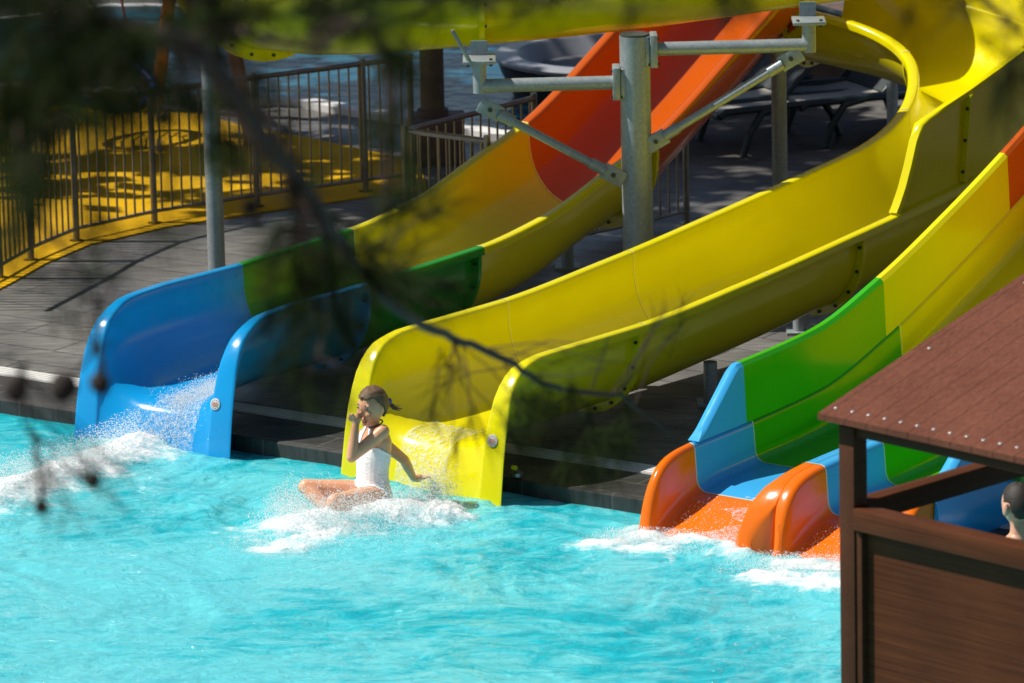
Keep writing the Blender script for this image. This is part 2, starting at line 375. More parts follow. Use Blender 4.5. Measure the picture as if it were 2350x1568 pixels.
fr2 = gnoise(Xg*18, Yg*24, 23); fo = np.maximum(fo, .30*np.exp(-near/.5)+.13*n4+.02)
Hh += np.clip(fo-.5, 0, .8)*(.012+.035*np.abs(n9)+.035*np.abs(fr2))
aer = .26*np.exp(-near/.8)+.16*gnoise(Xg*.7, Yg*.7, 30)-.03
aer += .16*np.clip((-Vg-1.2)/1.5, -.8, 1)
nu, nv = Ug.shape
verts = np.stack([Xg, Yg, Hh], -1).reshape(-1, 3)
idx = np.arange(nu*nv).reshape(nu, nv)
quads = np.stack([idx[:-1, :-1], idx[1:, :-1], idx[1:, 1:], idx[:-1, 1:]], -1).reshape(-1, 4)
wm = bpy.data.meshes.new('water'); wm.from_pydata(verts.tolist(), [], quads.tolist())
wm.polygons.foreach_set('use_smooth', [True]*len(wm.polygons)); wm.materials.append(WATER)
for nm, arr in (('foam', fo), ('aerated', aer)):
    a = wm.attributes.new(nm, 'FLOAT', 'POINT'); a.data.foreach_set('value', arr.reshape(-1).astype(np.float32))
wo = bpy.data.objects.new('water', wm); col.objects.link(wo); tag(wo, kind='structure')
def water_h(x, y):
    p = Vector((x, y, 0))-PO; u = p.dot(EU); v = p.dot(EV)
    i = int(np.clip(np.searchsorted(us, u), 0, nu-1)); j = int(np.clip(np.searchsorted(vs_, v), 0, nv-1)); return float(Hh[i, j])

# yellow rubber play floor, back pool, back copings
def poly(name, pts, z, mat, th=.01, kind='structure'):
    mb = MB(); n = len(pts)
    mb.add([(p[0], p[1], z) for p in pts]+[(p[0], p[1], z-th) for p in pts], [tuple(range(n))]+[(k, k+n, (k+1) % n+n, (k+1) % n) for k in range(n)])
    return tag(mb.build(name, mat, smooth=False), kind=kind)
fence_path = [(-3.62, 34.9), (-3.29, 35.79), (-3.13, 36.29), (-2.87, 36.85), (-2.38, 37.34), (-1.71, 37.79), (-1.24, 38.06), (-.98, 38.22), (-.66, 38.36)]
floor_pts = [(x+.10, y-.12) for x, y in fence_path]+[(-.62, 39.1), (-.85, 39.45), (-1.46, 40.15), (-1.91, 40.6), (-2.33, 41.2), (-2.9, 41.5), (-4.6, 41.6), (-6, 40), (-6, 34.6)]
poly('playground_floor', floor_pts, DZ+.012, RUBBER)
bp = [(-7.5, 43.6), (-1.56, 41.5), (-.97, 40.95), (-.52, 40.55), (-.08, 40.05), (.55, 39.8), (1.0, 40.6), (1.3, 43.5), (.2, 45.0), (-3.2, 45.5), (-4.05, 45.0), (-7.5, 46.0)]
poly('back_pool_water', bp, DZ+.010, BWATER)
def ribbon(name, pts, w, z0, z1, mat):
    mb = MB(); rings = []
    for i, p in enumerate(pts):
        p = Vector((*p, 0)); t = Vector((*pts[min(i+1, len(pts)-1)], 0))-Vector((*pts[max(i-1, 0)], 0)); t.normalize(); n = Vector((t.y, -t.x, 0))
        rings.append([p-n*w/2+Vector((0, 0, z0)), p-n*w/2+Vector((0, 0, z1)), p+n*w/2+Vector((0, 0, z1)), p+n*w/2+Vector((0, 0, z0))])
    mb.loft(rings); return tag(mb.build(name, mat, smooth=False), kind='structure')
ribbon('back_pool_kerb', [(-7.5, 43.5), (-1.56, 41.42), (-.97, 40.85), (-.52, 40.46), (-.08, 39.98), (.6, 39.72)], .16, DZ-.05, DZ+.05, WHITE)
ribbon('back_pool_far_kerb', [(1.4, 44.3), (.2, 45.05), (-3.2, 45.5), (-4.05, 45.0), (-7.5, 46.1)], .12, DZ-.05, DZ+.06, WHITE)

# ------------------------------------------------------------------ flumes
def u_loop(W, zf, zl, zr, lipL=.075, lipR=.075, rx=.34, t=.012, drop=.05, wall=None, only_top=False, off=0.0, under=False):
    """cross section: list of (c, z). c = 0 at the left rim centre, W at the right rim centre"""
    def side(z, lip):
        d = z-zf; rz = max(.004, min(.40, d*.82)); a = lip/2
        return d, rz, a
    dl, rl, al = side(zl, lipL); dr, rr_, ar = side(zr, lipR)
    r = min(.018, max(.002, dl*.2)); rR = min(.018, max(.002, dr*.2)); dpL = min(drop, dl*.6); dpR = min(drop, dr*.6)
    N = 9; top = []
    top += [(-al, zl-dpL), (-al, zl-r), (-al+r*.3, zl-r*.3), (-al+r, zl), (al-r, zl), (al-r*.3, zl-r*.3), (al, zl-r)]
    for k in range(N+1):
        th = PI/2*k/N; top.append((al+rx*(1-math.cos(th)), zf+rl*(1-math.sin(th))))
    for k in range(N+1):
        th = PI/2*(1-k/N); top.append((W-ar-rx*(1-math.cos(th)), zf+rr_*(1-math.sin(th))))
    top += [(W-ar, zr-rR), (W-ar+rR*.3, zr-rR*.3), (W-ar+rR, zr), (W+ar-rR, zr), (W+ar-rR*.3, zr-rR*.3), (W+ar, zr-rR), (W+ar, zr-dpR)]
    def bot(e):
        b = [(W+ar-t, zr-dpR), (W+ar-t, zr-t-.012), (W-ar+t+e, zr-t-.012)]
        for k in range(N+1):
            th = PI/2*k/N; b.append((W-ar-rx+(rx+t+e)*math.cos(th), zf+rr_-(rr_+t+e)*math.sin(th)))
        for k in range(N+1):
            th = PI/2*(1-k/N); b.append((al+rx-(rx+t+e)*math.cos(th), zf+rl-(rl+t+e)*math.sin(th)))
        b += [(al-t-e, zl-t-.012), (-al+t, zl-t-.012), (-al+t, zl-dpL)]
        return b
    if only_top: return [(c, z+off) for c, z in top]
    if under: return bot(off)
    return top+bot(0)

class Flume:
    """a slide: path(s) -> (left rim point xy, cross vector, tangent); section shape as functions of s"""
    def __init__(s, path, W, zf, zl, zr, lipL=lambda s: .075, lipR=lambda s: .075, rx=.34): s.path, s.W, s.zf, s.zl, s.zr, s.lipL, s.lipR, s.rx = path, W, zf, zl, zr, lipL, lipR, rx
    def ring(s, q, **kw):
        P, n, a = s.path(q); lp = u_loop(s.W(q), s.zf(q), s.zl(q), s.zr(q), s.lipL(q), s.lipR(q), s.rx, **kw)
        return [Vector((P.x+n.x*c, P.y+n.y*c, z)) for c, z in lp]
    def section(s, s0, s1, mat, parent, origin, name='slide_section', step=.08):
        n = max(3, int((s1-s0)/step)); mb = MB(); mb.loft([s.ring(s0+(s1-s0)*i/n) for i in range(n+1)])
        return mb.build(name, mat, parent, origin, angle=50)
    def mouth(s, ss, mat, parent, origin, name='exit_section'):
        mb = MB(); mb.loft([s.ring(q) for q in ss]); return mb.build(name, mat, parent, origin, angle=50)
    def seam(s, q, mat, parent, origin, w=.010):
        mb = MB(); A = s.ring(q-w/2, only_top=True, off=.0025); B = s.ring(q+w/2, only_top=True, off=.0025)
        # push the strip off the shell
        P, n, a = s.path(q); cx = [Vector((P.x+n.x*s.W(q)/2, P.y+n.y*s.W(q)/2, s.zl(q)+.3))]
        A = [p+(cx[0]-p).normalized()*.002 for p in A]; B = [p+(cx[0]-p).normalized()*.002 for p in B]
        mb.loft([A, B], cap=False, closed=False); return mb.build('joint_seam', mat, parent, origin)
    def flange(s, q, mat, parent, origin, w=.05, th=.03, bolts=True, name='flange'):
        mb = MB(); inn = [[*s.ring(q+d, under=True, off=.001)][2:-2] for d in (-th/2, th/2)]; out = [[*s.ring(q+d, under=True, off=w)][2:-2] for d in (-th/2, th/2)]
        n = len(inn[0]); loops = [[inn[0][k], out[0][k], out[1][k], inn[1][k]] for k in range(n)]
        mb.loft(loops)
        if bolts:
            P, nn, a = s.path(q)
            for k in range(1, n-1, 2):
                c = (inn[0][k]+out[0][k])/2
                mb.tube([c-a*.012, c+a*.002], .011, 6, 1)
        return mb.build(name, [mat, BOLT], parent, origin, angle=30)

def straight(base, deg, z=0):
    a = Vector((math.sin(math.radians(deg)), math.cos(math.radians(deg)), 0)); n = Vector((a.y, -a.x, 0)); B = Vector((base[0], base[1], 0))
    return lambda q: (B+a*q, n, a)
knee = [0, .006, .012, .02, .03, .06, .09, .12, .15, .19, .23, .28, .33, .39, .45, .55]
def plaque(P, nrm, r, parent, origin):
    z = Vector(nrm).normalized(); x = Vector((0, 0, 1)).cross(z).normalized(); y = z.cross(x)
    mb = MB()
    def disc(r0, h0, h1, m, n=24):
        mb.loft([[P+z*h+(x*math.cos(2*PI*k/n)+y*math.sin(2*PI*k/n))*rr for k in range(n)] for h, rr in ((h0, r0), (h1, r0), (h1+.001, r0*.94))], m)
    disc(r, -.004, .005, 0)
    # ring of small printed marks and a red emblem in the middle
    for k in range(10):
        an = 2*PI*k/10; c = P+z*.007+(x*math.cos(an)+y*math.sin(an))*r*.72
        mb.add([c-x*.003-y*.002, c+x*.003-y*.002, c+x*.003+y*.002, c-x*.003+y*.002], [(0, 1, 2, 3)], 2)
    for dx, dy, w, h in ((0, .18, .5, .09), (0, -.1, .62, .07), (.02, -.33, .4, .07)):
        c = P+z*.0075+x*dx*r+y*dy*r; mb.add([c-x*w*r-y*h*r, c+x*w*r-y*h*r, c+x*w*r+y*h*r, c-x*w*r+y*h*r], [(0, 1, 2, 3)], 1)
    return mb.build('badge', [PLAQUE, PLAQINK, BOLT], parent, origin)

def plaque_on(ob, x, y, r, parent, origin):
    from mathutils.bvhtree import BVHTree
    o = Vector(origin); me = ob.data; t = BVHTree.FromPolygons([v.co+o for v in me.vertices], [tuple(p.vertices) for p in me.polygons])
    loc, nrm, i, d = t.ray_cast(Vector((0, 0, CAM_H)), ray(x, y).normalized())
    if loc is None: print('plaque missed'); return
    if nrm.dot(ray(x, y)) > 0: nrm = -nrm
    return plaque(loc+nrm*.001, nrm, r, parent, origin)
# ---- blue / green / yellow / red straight slide
bo = Vector((-2.506, 32.023, 0))
bl = thing('water_slide', 'straight slide with blue mouth then green, yellow and orange lengths, left of the others', 'water slide', bo)
zr_b = pchip([0, .06, .15, .26, .45, .7, 1.5, 2.6, 3.3, 4.0, 4.5, 5.5, 6.5, 7.5, 9], [-.13, .26, .55, .68, .75, .76, .735, .735, .79, .95, 1.07, 1.50, 1.98, 2.5, 3.3])
dep = pchip([0, .1, .3, .5, .9, 9], [.06, .28, .46, .50, .50, .52])
lipw = pchip([0, .1, .25, .45, 9], [.17, .14, .10, .075, .075])
BF = Flume(straight(bo, 35.5), lambda q: .985, lambda q: zr_b(q)-dep(q), zr_b, zr_b, lipw, lipw)
bmouth = BF.mouth(knee+[.8, 1.1, 1.5], BLU, bl, bo); BF.section(1.5, 2.62, GRN, bl, bo); BF.section(2.62, 4.5, YELW, bl, bo); BF.section(4.5, 9, RED, bl, bo, step=.15)
for q, m in ((1.5, SKY), (2.62, CREAMY), (4.5, CREAMY)): BF.seam(q, m, bl, bo)
BF.flange(1.47, BLU, bl, bo); BF.flange(2.59, GRN, bl, bo); BF.flange(4.47, YEL, bl, bo, w=.09); BF.flange(6.4, RED, bl, bo)
def rim_pt(F, q, side, dz=0):
    P, n, a = F.path(q); return Vector((P.x, P.y, 0))+n*(F.W(q) if side else 0)+Vector((0, 0, (F.zr if side else F.zl)(q)+dz))
plaque_on(bmouth, 495, 928, .034, bl, bo)
def legs(F, q, zb, parent, origin, mat=GALV, r=.04):
    for c in (.18, F.W(q)-.18):
        P, n, a = F.path(q); x = P.x+n.x*c; y = P.y+n.y*c; mb = MB(); zt = F.zf(q)+.03
        mb.tube([(x, y, zb), (x, y, zt)], r, 12); mb.box((x, y, zb+.008), (.16, .16, .016)); mb.build('support_leg', mat, parent, origin)
legs(BF, 2.9, DZ, bl, bo); legs(BF, 4.7, DZ, bl, bo); legs(BF, 8.7, DZ, bl, bo)

# ---- yellow slide with the spiral
yo = Vector((-.937, 30.977, 0))
yl = thing('water_slide', 'all-yellow slide curling up into a spiral, the girl landing at its mouth', 'water slide', yo)
YA = math.radians(41); S1 = 4.6; R1 = 2.1; R2 = .85; TURN = math.radians(-62)
ya = Vector((math.sin(YA), math.cos(YA), 0)); yn = Vector((ya.y, -ya.x, 0))
_tab = []
_P = yo.copy(); _h = YA; _q = 0.0
while _q < 9.0:
    _tab.append((_P.copy(), _h)); _P = _P+Vector((math.sin(_h), math.cos(_h), 0))*.01
    if _q >= S1 and _h > 0: _h -= .01/R1
    elif _q >= S1 and _h > TURN: _h -= .01/R2
    _q += .01
def ypath(q):
    f = max(0, q)/.01; i = min(int(f), len(_tab)-2); t = f-i; P = _tab[i][0].lerp(_tab[i+1][0], t); h = _tab[i][1]*(1-t)+_tab[i+1][1]*t
    if q < 0: P = yo+ya*q
    a = Vector((math.sin(h), math.cos(h), 0)); return P, Vector((a.y, -a.x, 0)), a
zl_y = pchip([0, .09, .18, .3, .5, 1.25, 2.3, 3.4, 4.2, 4.8, 5.4, 6.05, 6.6, 7.0, 7.8], [-.13, .40, .63, .73, .765, .765, .83, .935, 1.02, 1.09, 1.19, 1.33, 1.46, 1.54, 1.66])
YW = 1.03
_yd = pchip([0, 4.6, 6.0, 9], [0, 0, .10, .10])
def ydep(q): return dep(q)-_yd(q)
def zf_y(q): return zl_y(q)-ydep(q)
YF = Flume(ypath, lambda q: YW, zf_y, zl_y, zl_y, lipw, lipw)
ymouth = YF.mouth(knee+[.8, 1.1, 1.36], YEL, yl, yo); YF.section(1.36, 3.45, YEL, yl, yo); YF.section(3.45, 4.42, YEL, yl, yo); YF.section(4.42, 5.45, YEL, yl, yo, step=.06); YF.section(5.45, 6.35, YEL, yl, yo, name='spiral_section', step=.04); YF.section(6.35, 7.42, YEL, yl, yo, name='spiral_section', step=.05)
exth = pchip([3.74, 3.80, 3.93, 4.35, 5.0, 6, 8.5], [.01, .14, .50, .56, .68, .82, .84])
YH = YF
def guard(q0, q1, n, name='guard_panel'):
    mb = MB(); rings = []
    for k in range(n+1):
        q = q0+(q1-q0)*k/n; P, nn, a = ypath(q); z0 = zl_y(q)-.012; z1 = zl_y(q)+exth(q); W = YW
        bow = .05*math.sin(min(1, exth(q)/.6)*PI/2)
        pr = [(W-.022, z0), (W-.018, z0+.02), (W-.010+bow*.6, (z0+z1)/2), (W-.008+bow, z1), (W+.006+bow, z1), (W+.004+bow*.6, (z0+z1)/2), (W+.006, z0+.03), (W+.045, z0+.018), (W+.045, z0+.006)]
        rings.append([Vector((P.x+nn.x*c, P.y+nn.y*c, z)) for c, z in pr])
    mb.loft(rings); return mb.build(name, YEL, yl, yo, angle=35)
guard(3.74, 4.40, 22); guard(4.40, 5.45, 18); guard(5.45, 6.35, 24); guard(6.35, 7.42, 22)
mb = MB(); rings = []
for q in [3.735, 3.76, 3.80, 3.84, 3.88, 3.93, 4.0, 4.15, 4.4, 4.7, 5.0, 5.3]+[5.5+.1*k for k in range(20)]:
    P, nn, a = ypath(q); z1 = zl_y(q)+exth(q); bow = .05*math.sin(min(1, exth(q)/.6)*PI/2); c = YW+bow; w_ = .038 if q < 4 else .030
    up = Vector((0, 0, 1)) if q > 4.1 else (Vector((0, 0, 1))-a*1.6*max(0, min(1, (4.05-q)/.12))).normalized()
    B = Vector((P.x+nn.x*c, P.y+nn.y*c, z1)); rings.append([B-nn*w_, B-nn*(w_-.01)+up*.014, B+nn*(w_-.01)+up*.014, B+nn*w_, B+nn*w_-up*.012, B-nn*w_-up*.012])
mb.loft(rings); mb.build('guard_lip', YEL, yl, yo, angle=50)
for q in (4.40, 5.45):
    mb = MB(); P, nn, a = ypath(q); bow = .05; z0 = zl_y(q); z1 = z0+exth(q)-.01
    mb.loft([[P+nn*(YW+.004)+Vector((0, 0, z0+.02))+a*d, P+nn*(YW+.045)+Vector((0, 0, z0+.02))+a*d, P+nn*(YW+.045+bow)+Vector((0, 0, z1))+a*d, P+nn*(YW+.004+bow)+Vector((0, 0, z1))+a*d] for d in (-.014, .014)])
    for f in (.15, .5, .85): c_ = P+nn*(YW+.028+bow*f)+Vector((0, 0, z0+(z1-z0)*f)); mb.tube([c_-a*.024, c_+a*.02], .011, 6, 1)
    mb.build('flange', [YEL, BOLT], yl, yo, angle=30)
for q in (1.36, 2.5): YF.seam(q, CREAMY, yl, yo, .008)
for q in (5.45, 6.35): YH.seam(q, CREAMY, yl, yo, .008)
YF.flange(1.33, YEL, yl, yo); YF.flange(3.42, YEL, yl, yo); YH.flange(4.40, YEL, yl, yo); YH.flange(6.33, YEL, yl, yo); YH.flange(7.40, YEL, yl, yo)
plaque_on(ymouth, 1131, 1012, .036, yl, yo)
legs(YF, 2.2, DZ, yl, yo); legs(YF, 3.9, DZ, yl, yo)
mb = MB(); px = at_y(1790, 418, 36.3); mb.tube([(px.x, 36.3, DZ), (px.x, 36.3, 1.45)], .05, 16); mb.box((px.x, 36.3, DZ+.01), (.2, .2, .02)); mb.build('support_post', GALV, yl, yo)

# ---- two-lane slide with orange mouths
mo = Vector((.659, 29.642, 0))
ml = thing('water_slide', 'two-lane slide with orange mouths, light blue, green and yellow lengths beside the brown hut', 'water slide', mo)
MA = math.radians(38); ma = Vector((math.sin(MA), math.cos(MA), 0)); mn_ = Vector((ma.y, -ma.x, 0)); LW = .866
zt = pchip([-.06, .012, .04, .08, .15, .25, .40, .9, 1.6, 2.27, 2.9, 3.56, 5.5], [-.14, .14, .22, .29, .36, .40, .42, .435, .475, .645, .87, 1.14, 2.05])
zfl = pchip([-.06, 0, .13, .30, .42, .6, .95, 1.6, 2.27, 2.9, 3.56, 5.5], [-.17, -.03, .055, .125, .155, .185, .20, .235, .40, .63, .90, 1.81])
def lane_ring(q, i, mouth):
    b = i*LW; z = zt(q); f = min(zfl(q), z-.02); fl = min(1, max(0, 1-q/.34))
    li = b+.080; ri = b+LW-.085-.03*fl-.10*min(1, max(0, 1-q/.20))**1.2-(.11 if i == 1 else 0)                      # inner faces
    lo = b+.01 if i == 0 else b+.0005; ro = (b+LW-.0005)-.115*min(1, max(0, 1-q/.055))**.8
    if i == 1: ro = b+LW-.02
    if i == 1 and mouth: lo = b+.0005+.030*min(1, max(0, 1-q/.055))**.8
    d = z-f; r = min(.065, d*.45); rt = min(.034, d*.3); sk = max(-.16, min(z-.03, z-.30))
    if mouth and 0 < fl: sk = min(sk, -.12)
    op = min(1, max(0, 1-q/.09)) if mouth else 0; rl = rt if i == 0 else .002+rt*op; rr_ = rt if i == 1 else .002+rt*op
    pts = [(lo+.012, sk), (lo, sk+.01), (lo, z-rl), (lo+rl*.3, z-rl*.3), (lo+rl, z)]
    pts += [(li-rt*.9, z), (li-rt*.25, z-rt*.28), (li, z-rt)]
    for k in range(6):
        th = PI/2*k/5; pts.append((li+.012+r*(1-math.cos(th)), f+r*(1-math.sin(th))))
    for k in range(6):
        th = PI/2*(1-k/5); pts.append((ri-.012-r*(1-math.cos(th)), f+r*(1-math.sin(th))))
    pts += [(ri, z-rt), (ri+rt*.25, z-rt*.28), (ri+rt*.9, z), (ro-rr_, z), (ro-rr_*.3, z-rr_*.3), (ro, z-rr_), (ro, sk+.01), (ro-.012, sk)]
    # inner underside (hollow shell)
    t = .014
    pts += [(ro-.012-t*.3, z-t-rt), (ri+t*1.2, z-t-rt), (ri+t, f-t), (li-t, f-t), (li-t*1.2, z-t-rt), (lo+.012+t*.3, z-t-rt)]
    P = mo+ma*q
    return [Vector((P.x+mn_.x*c, P.y+mn_.y*c, z_)) for c, z_ in pts]
def lane(s0, s1, i, mat, name, ss=None, mouth=False):
    ss = ss or [s0+(s1-s0)*k/max(3, int((s1-s0)/.08)) for k in range(max(3, int((s1-s0)/.08))+1)]
    m = MB(); m.loft([lane_ring(q, i, mouth) for q in ss], cap=False); return m.build(name, mat, ml, mo, angle=50)
for i in (0, 1):
    lane(0, .42, i, ORG, 'exit_section', [-.06, -.04, -.02, -.01, 0, .006, .012, .025, .045, .07, .10, .14, .18, .22, .27, .33, .42], True)
    lane(.42, .97, i, SKY, 'slide_section'); lane(.97, 2.42, i, GRN2, 'slide_section'); lane(2.42, 3.75, i, YEL, 'slide_section'); lane(3.75, 5.5, i, RED, 'slide_section')
    for q, m in ((.42, PALE), (.97, PALE), (2.42, CREAMY)):
        m_ = MB(); A = [p+Vector((0, 0, .003)) for p in lane_ring(q-.005, i, False)[3:-9]]; B = [p+Vector((0, 0, .003)) for p in lane_ring(q+.005, i, False)[3:-9]]
        m_.loft([A, B], cap=False, closed=False); m_.build('joint_seam', m, ml, mo)
def upper_wall(c0, c1, q0, q1, mat, cap, lean):
    ss = [q0+(q1-q0)*k/12 for k in range(13)]; rings = []
    for q in ss:
        zb = zt(q)+.002; h = .335*(min(1, (q-.45)/.40) if cap else 1)
        h = max(h, .004); P = mo+ma*q; r = min(.02, h*.3)
        pr = [(c0, zb), (c0+lean*h*.2, zb+h-r), (c0+lean*h*.2+r, zb+h), (c1+lean*h*.2-r, zb+h), (c1+lean*h*.2, zb+h-r), (c1, zb)]
        rings.append([Vector((P.x+mn_.x*c, P.y+mn_.y*c, z)) for c, z in pr])
    m = MB(); m.loft(rings); return m.build('side_wall', mat, ml, mo, angle=40)
for c0, c1, ln in ((.012, .085, -.25), (2*LW-.125, 2*LW-.045, .25)):
    upper_wall(c0, c1, .45, .90, SKY, True, ln); upper_wall(c0, c1, .90, 2.27, GRN2, False, ln); upper_wall(c0, c1, 2.27, 3.56, YEL, False, ln); upper_wall(c0, c1, 3.56, 5.5, RED, False, ln)
SHIELD = plain('dark_bounce_shield', (.06, .055, .045), .7, 0, .2, 6)  # added dark strip on the unseen flank, cuts colour bounce onto the yellow slide
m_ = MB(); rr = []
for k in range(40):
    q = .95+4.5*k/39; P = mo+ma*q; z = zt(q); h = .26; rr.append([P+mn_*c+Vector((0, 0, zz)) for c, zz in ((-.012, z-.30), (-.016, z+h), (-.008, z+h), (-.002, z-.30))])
m_.loft(rr); m_.build('bounce_shield', SHIELD, ml, mo)
# outer flank of the right lane
m_ = MB(); rr = []
for k in range(8):
    q = .30+.75*k/7; P = mo+ma*q; z = zt(q); c = 2*LW-.008
    rr.append([P+mn_*c+Vector((0, 0, max(.0, z-.42))), P+mn_*(c+.03)+Vector((0, 0, z-.2)), P+mn_*c+Vector((0, 0, z-.01)), P+mn_*(c-.012)+Vector((0, 0, z-.2))])
m_.loft(rr); m_.build('skirt', BLU, ml, mo)
m_ = MB(); rr = []
for q in (1.03, 1.06):
    P = mo+ma*q; z = zt(q); c = 2*LW-.02; rr.append([P+mn_*c+Vector((0, 0, z-.44)), P+mn_*(c+.07)+Vector((0, 0, z-.40)), P+mn_*(c+.07)+Vector((0, 0, z-.04)), P+mn_*c+Vector((0, 0, z-.01))])
m_.loft(rr); m_.build('flange', GRN, ml, mo)
for q in (1.6, 3.0):
    for c in (.4, LW+.4):
        P = mo+ma*q+mn_*c; m_ = MB(); m_.tube([(P.x, P.y, DZ), (P.x, P.y, zfl(q)-.01)], .04, 12); m_.build('support_leg', GALV, ml, mo)

# ---- overhead flume
fo_ = Vector((0, 34.0, 1.85))
oh = thing('overhead_flume', 'raised yellow flume crossing the top of the picture on steel posts', 'water slide', fo_)
OX0, OY0, OR = -.72, 34.72, .92; OHH = 0.0
od = Vector((-math.cos(OHH), -math.sin(OHH), 0))
def opath(q):
    L = 3.6; st = Vector((OX0, OY0, 0))-od*L
    W = 1.0
    if q <= L: a = od; c = st+a*q
    else:
        th = min((q-L)/OR, math.radians(125)); n0 = Vector((od.y, -od.x, 0))
        Cc = st+od*L+n0*OR; h = math.atan2(od.y, od.x)-th; a = Vector((math.cos(h), math.sin(h), 0)); n = Vector((a.y, -a.x, 0)); c = Cc-n*OR+a*max(0, (q-L)-th*OR)
    n = Vector((a.y, -a.x, 0)); return c-n*.5, n, a
zo = pchip([0, 1.24, 2.1, 3.6, 5.0, 7], [2.10, 1.955, 1.855, 1.745, 1.69, 1.60])
OF = Flume(opath, lambda q: 1.0, zo, lambda q: zo(q)+.85, lambda q: zo(q)+.85, rx=.45)
OF.section(-1.6, 1.03, YEL, oh, fo_); OF.section(1.03, 3.02, YEL, oh, fo_); OF.section(3.02, 4.45, YEL, oh, fo_, step=.05); OF.section(4.45, 6.6, YEL, oh, fo_, step=.06)
for q in (1.03, 3.02, 4.45): OF.flange(q, YELW, oh, fo_, w=.075, th=.036)
# central post with two arms
cp = Vector((.785, 34.0, DZ)); zt_post = 1.93
sp = thing('support_post', 'thick galvanised post with two arms holding up the yellow overhead flume', 'post', cp)
mb = MB(); mb.tube([cp, (cp.x, cp.y, zt_post)], .0925, 32); mb.box((cp.x, cp.y, DZ+.01), (.34, .34, .02)); mb.build('pole', GALV, sp, cp)
mb = MB(); mb.tube([(cp.x, cp.y, zt_post), (cp.x, cp.y, zt_post+.012)], .088, 32); mb.build('cap', plain('dark_post_cap', (.05, .055, .055), .6), sp, cp)
def arm(x0, z, x1, xb, tilt):
    mb = MB(); mb.tube([(x0, cp.y+tilt*.5, z), (x1, cp.y+tilt, z)], .042, 18); mb.tube([(x1, cp.y+tilt, z-.042), (x1, cp.y+tilt, z+.14)], .042, 18)
    mb.build('arm', GALV, sp, cp)
    mb = MB(); mb.box((xb, cp.y, z), (.045, .16, .20), bev=.006); mb.box((xb+(.04 if xb < cp.x else -.04), cp.y, z), (.03, .13, .18), bev=.005)
    for dz in (-.08, .08): mb.tube([(xb-.035, cp.y-.06, z+dz), (xb+.035, cp.y-.06, z+dz)], .009, 6, 1)
    mb.build('clamp_plate', [GALV, BOLT], sp, cp)
arm(cp.x-.10, 1.645, -.16, cp.x-.115, -.03); arm(cp.x+.10, 1.84, 1.845, cp.x+.115, .03)
def strut(A, B, r=.026):
    A = Vector(A); B = Vector(B); t = (B-A).normalized(); mb = MB(); mb.tube([A+t*.07, B-t*.07], r, 14)
    mb.tube([A+t*.06, A+t*.16], r*1.35, 14); mb.tube([B-t*.16, B-t*.06], r*1.35, 14)
    for P in (A, B):
        mb.box(P, (.15, .014, .10), Matrix.Rotation(-math.atan2(t.z, t.x), 3, 'Y'), bev=.004); mb.tube([P+Vector((0, -.02, 0)), P+Vector((0, .02, 0))], .014, 8, 1)
    return mb.build('brace', [GALV, BOLT], sp, cp)
strut(at_y(1125, 252, 33.97), at_y(1408, 402, 33.93)); strut(at_y(1815, 135, 34.0), at_y(1505, 325, 33.95))
# brackets under the flume
for x, z0 in ((-.16, 1.785), (1.845, 1.98)):
    mb = MB(); mb.box((x, cp.y+.04, z0+.012), (.20, .26, .02), bev=.004); mb.box((x, cp.y+.13, z0+.06), (.10, .02, .10)); mb.tube([(x-.07, cp.y-.05, z0-.015), (x-.07, cp.y-.05, z0+.032)], .011, 6, 1); mb.tube([(x+.07, cp.y-.05, z0-.015), (x+.07, cp.y-.05, z0+.032)], .011, 6, 1)
    mb.build('bracket', [GALV, BOLT], sp, cp)
mb = MB(); A = at_y(1080, 145, 33.92); B = at_y(1038, 70, 33.9); mb.tube([A, B], .012, 8); mb.build('tie_rod', GALV, sp, cp)
lp = Vector((-1.85, 35.0, DZ)); sp2 = thing('support_post', 'slimmer steel post behind the blue slide under the left end of the flume', 'post', lp)
mb = MB(); mb.tube([lp, (lp.x, lp.y, 1.80)], .055, 20); mb.build('pole', GALV, sp2, lp)
mb = MB(); mb.box((lp.x, lp.y, DZ+.01), (.24, .24, .02)); mb.build('base_plate', GALV, sp2, lp)
mb = MB(); mb.box((lp.x, lp.y, 1.80), (.26, .2, .03)); mb.box((lp.x-.06, lp.y, 1.86), (.02, .16, .12)); mb.box((lp.x+.06, lp.y, 1.86), (.02, .16, .12)); mb.build('bracket', GALV, sp2, lp)

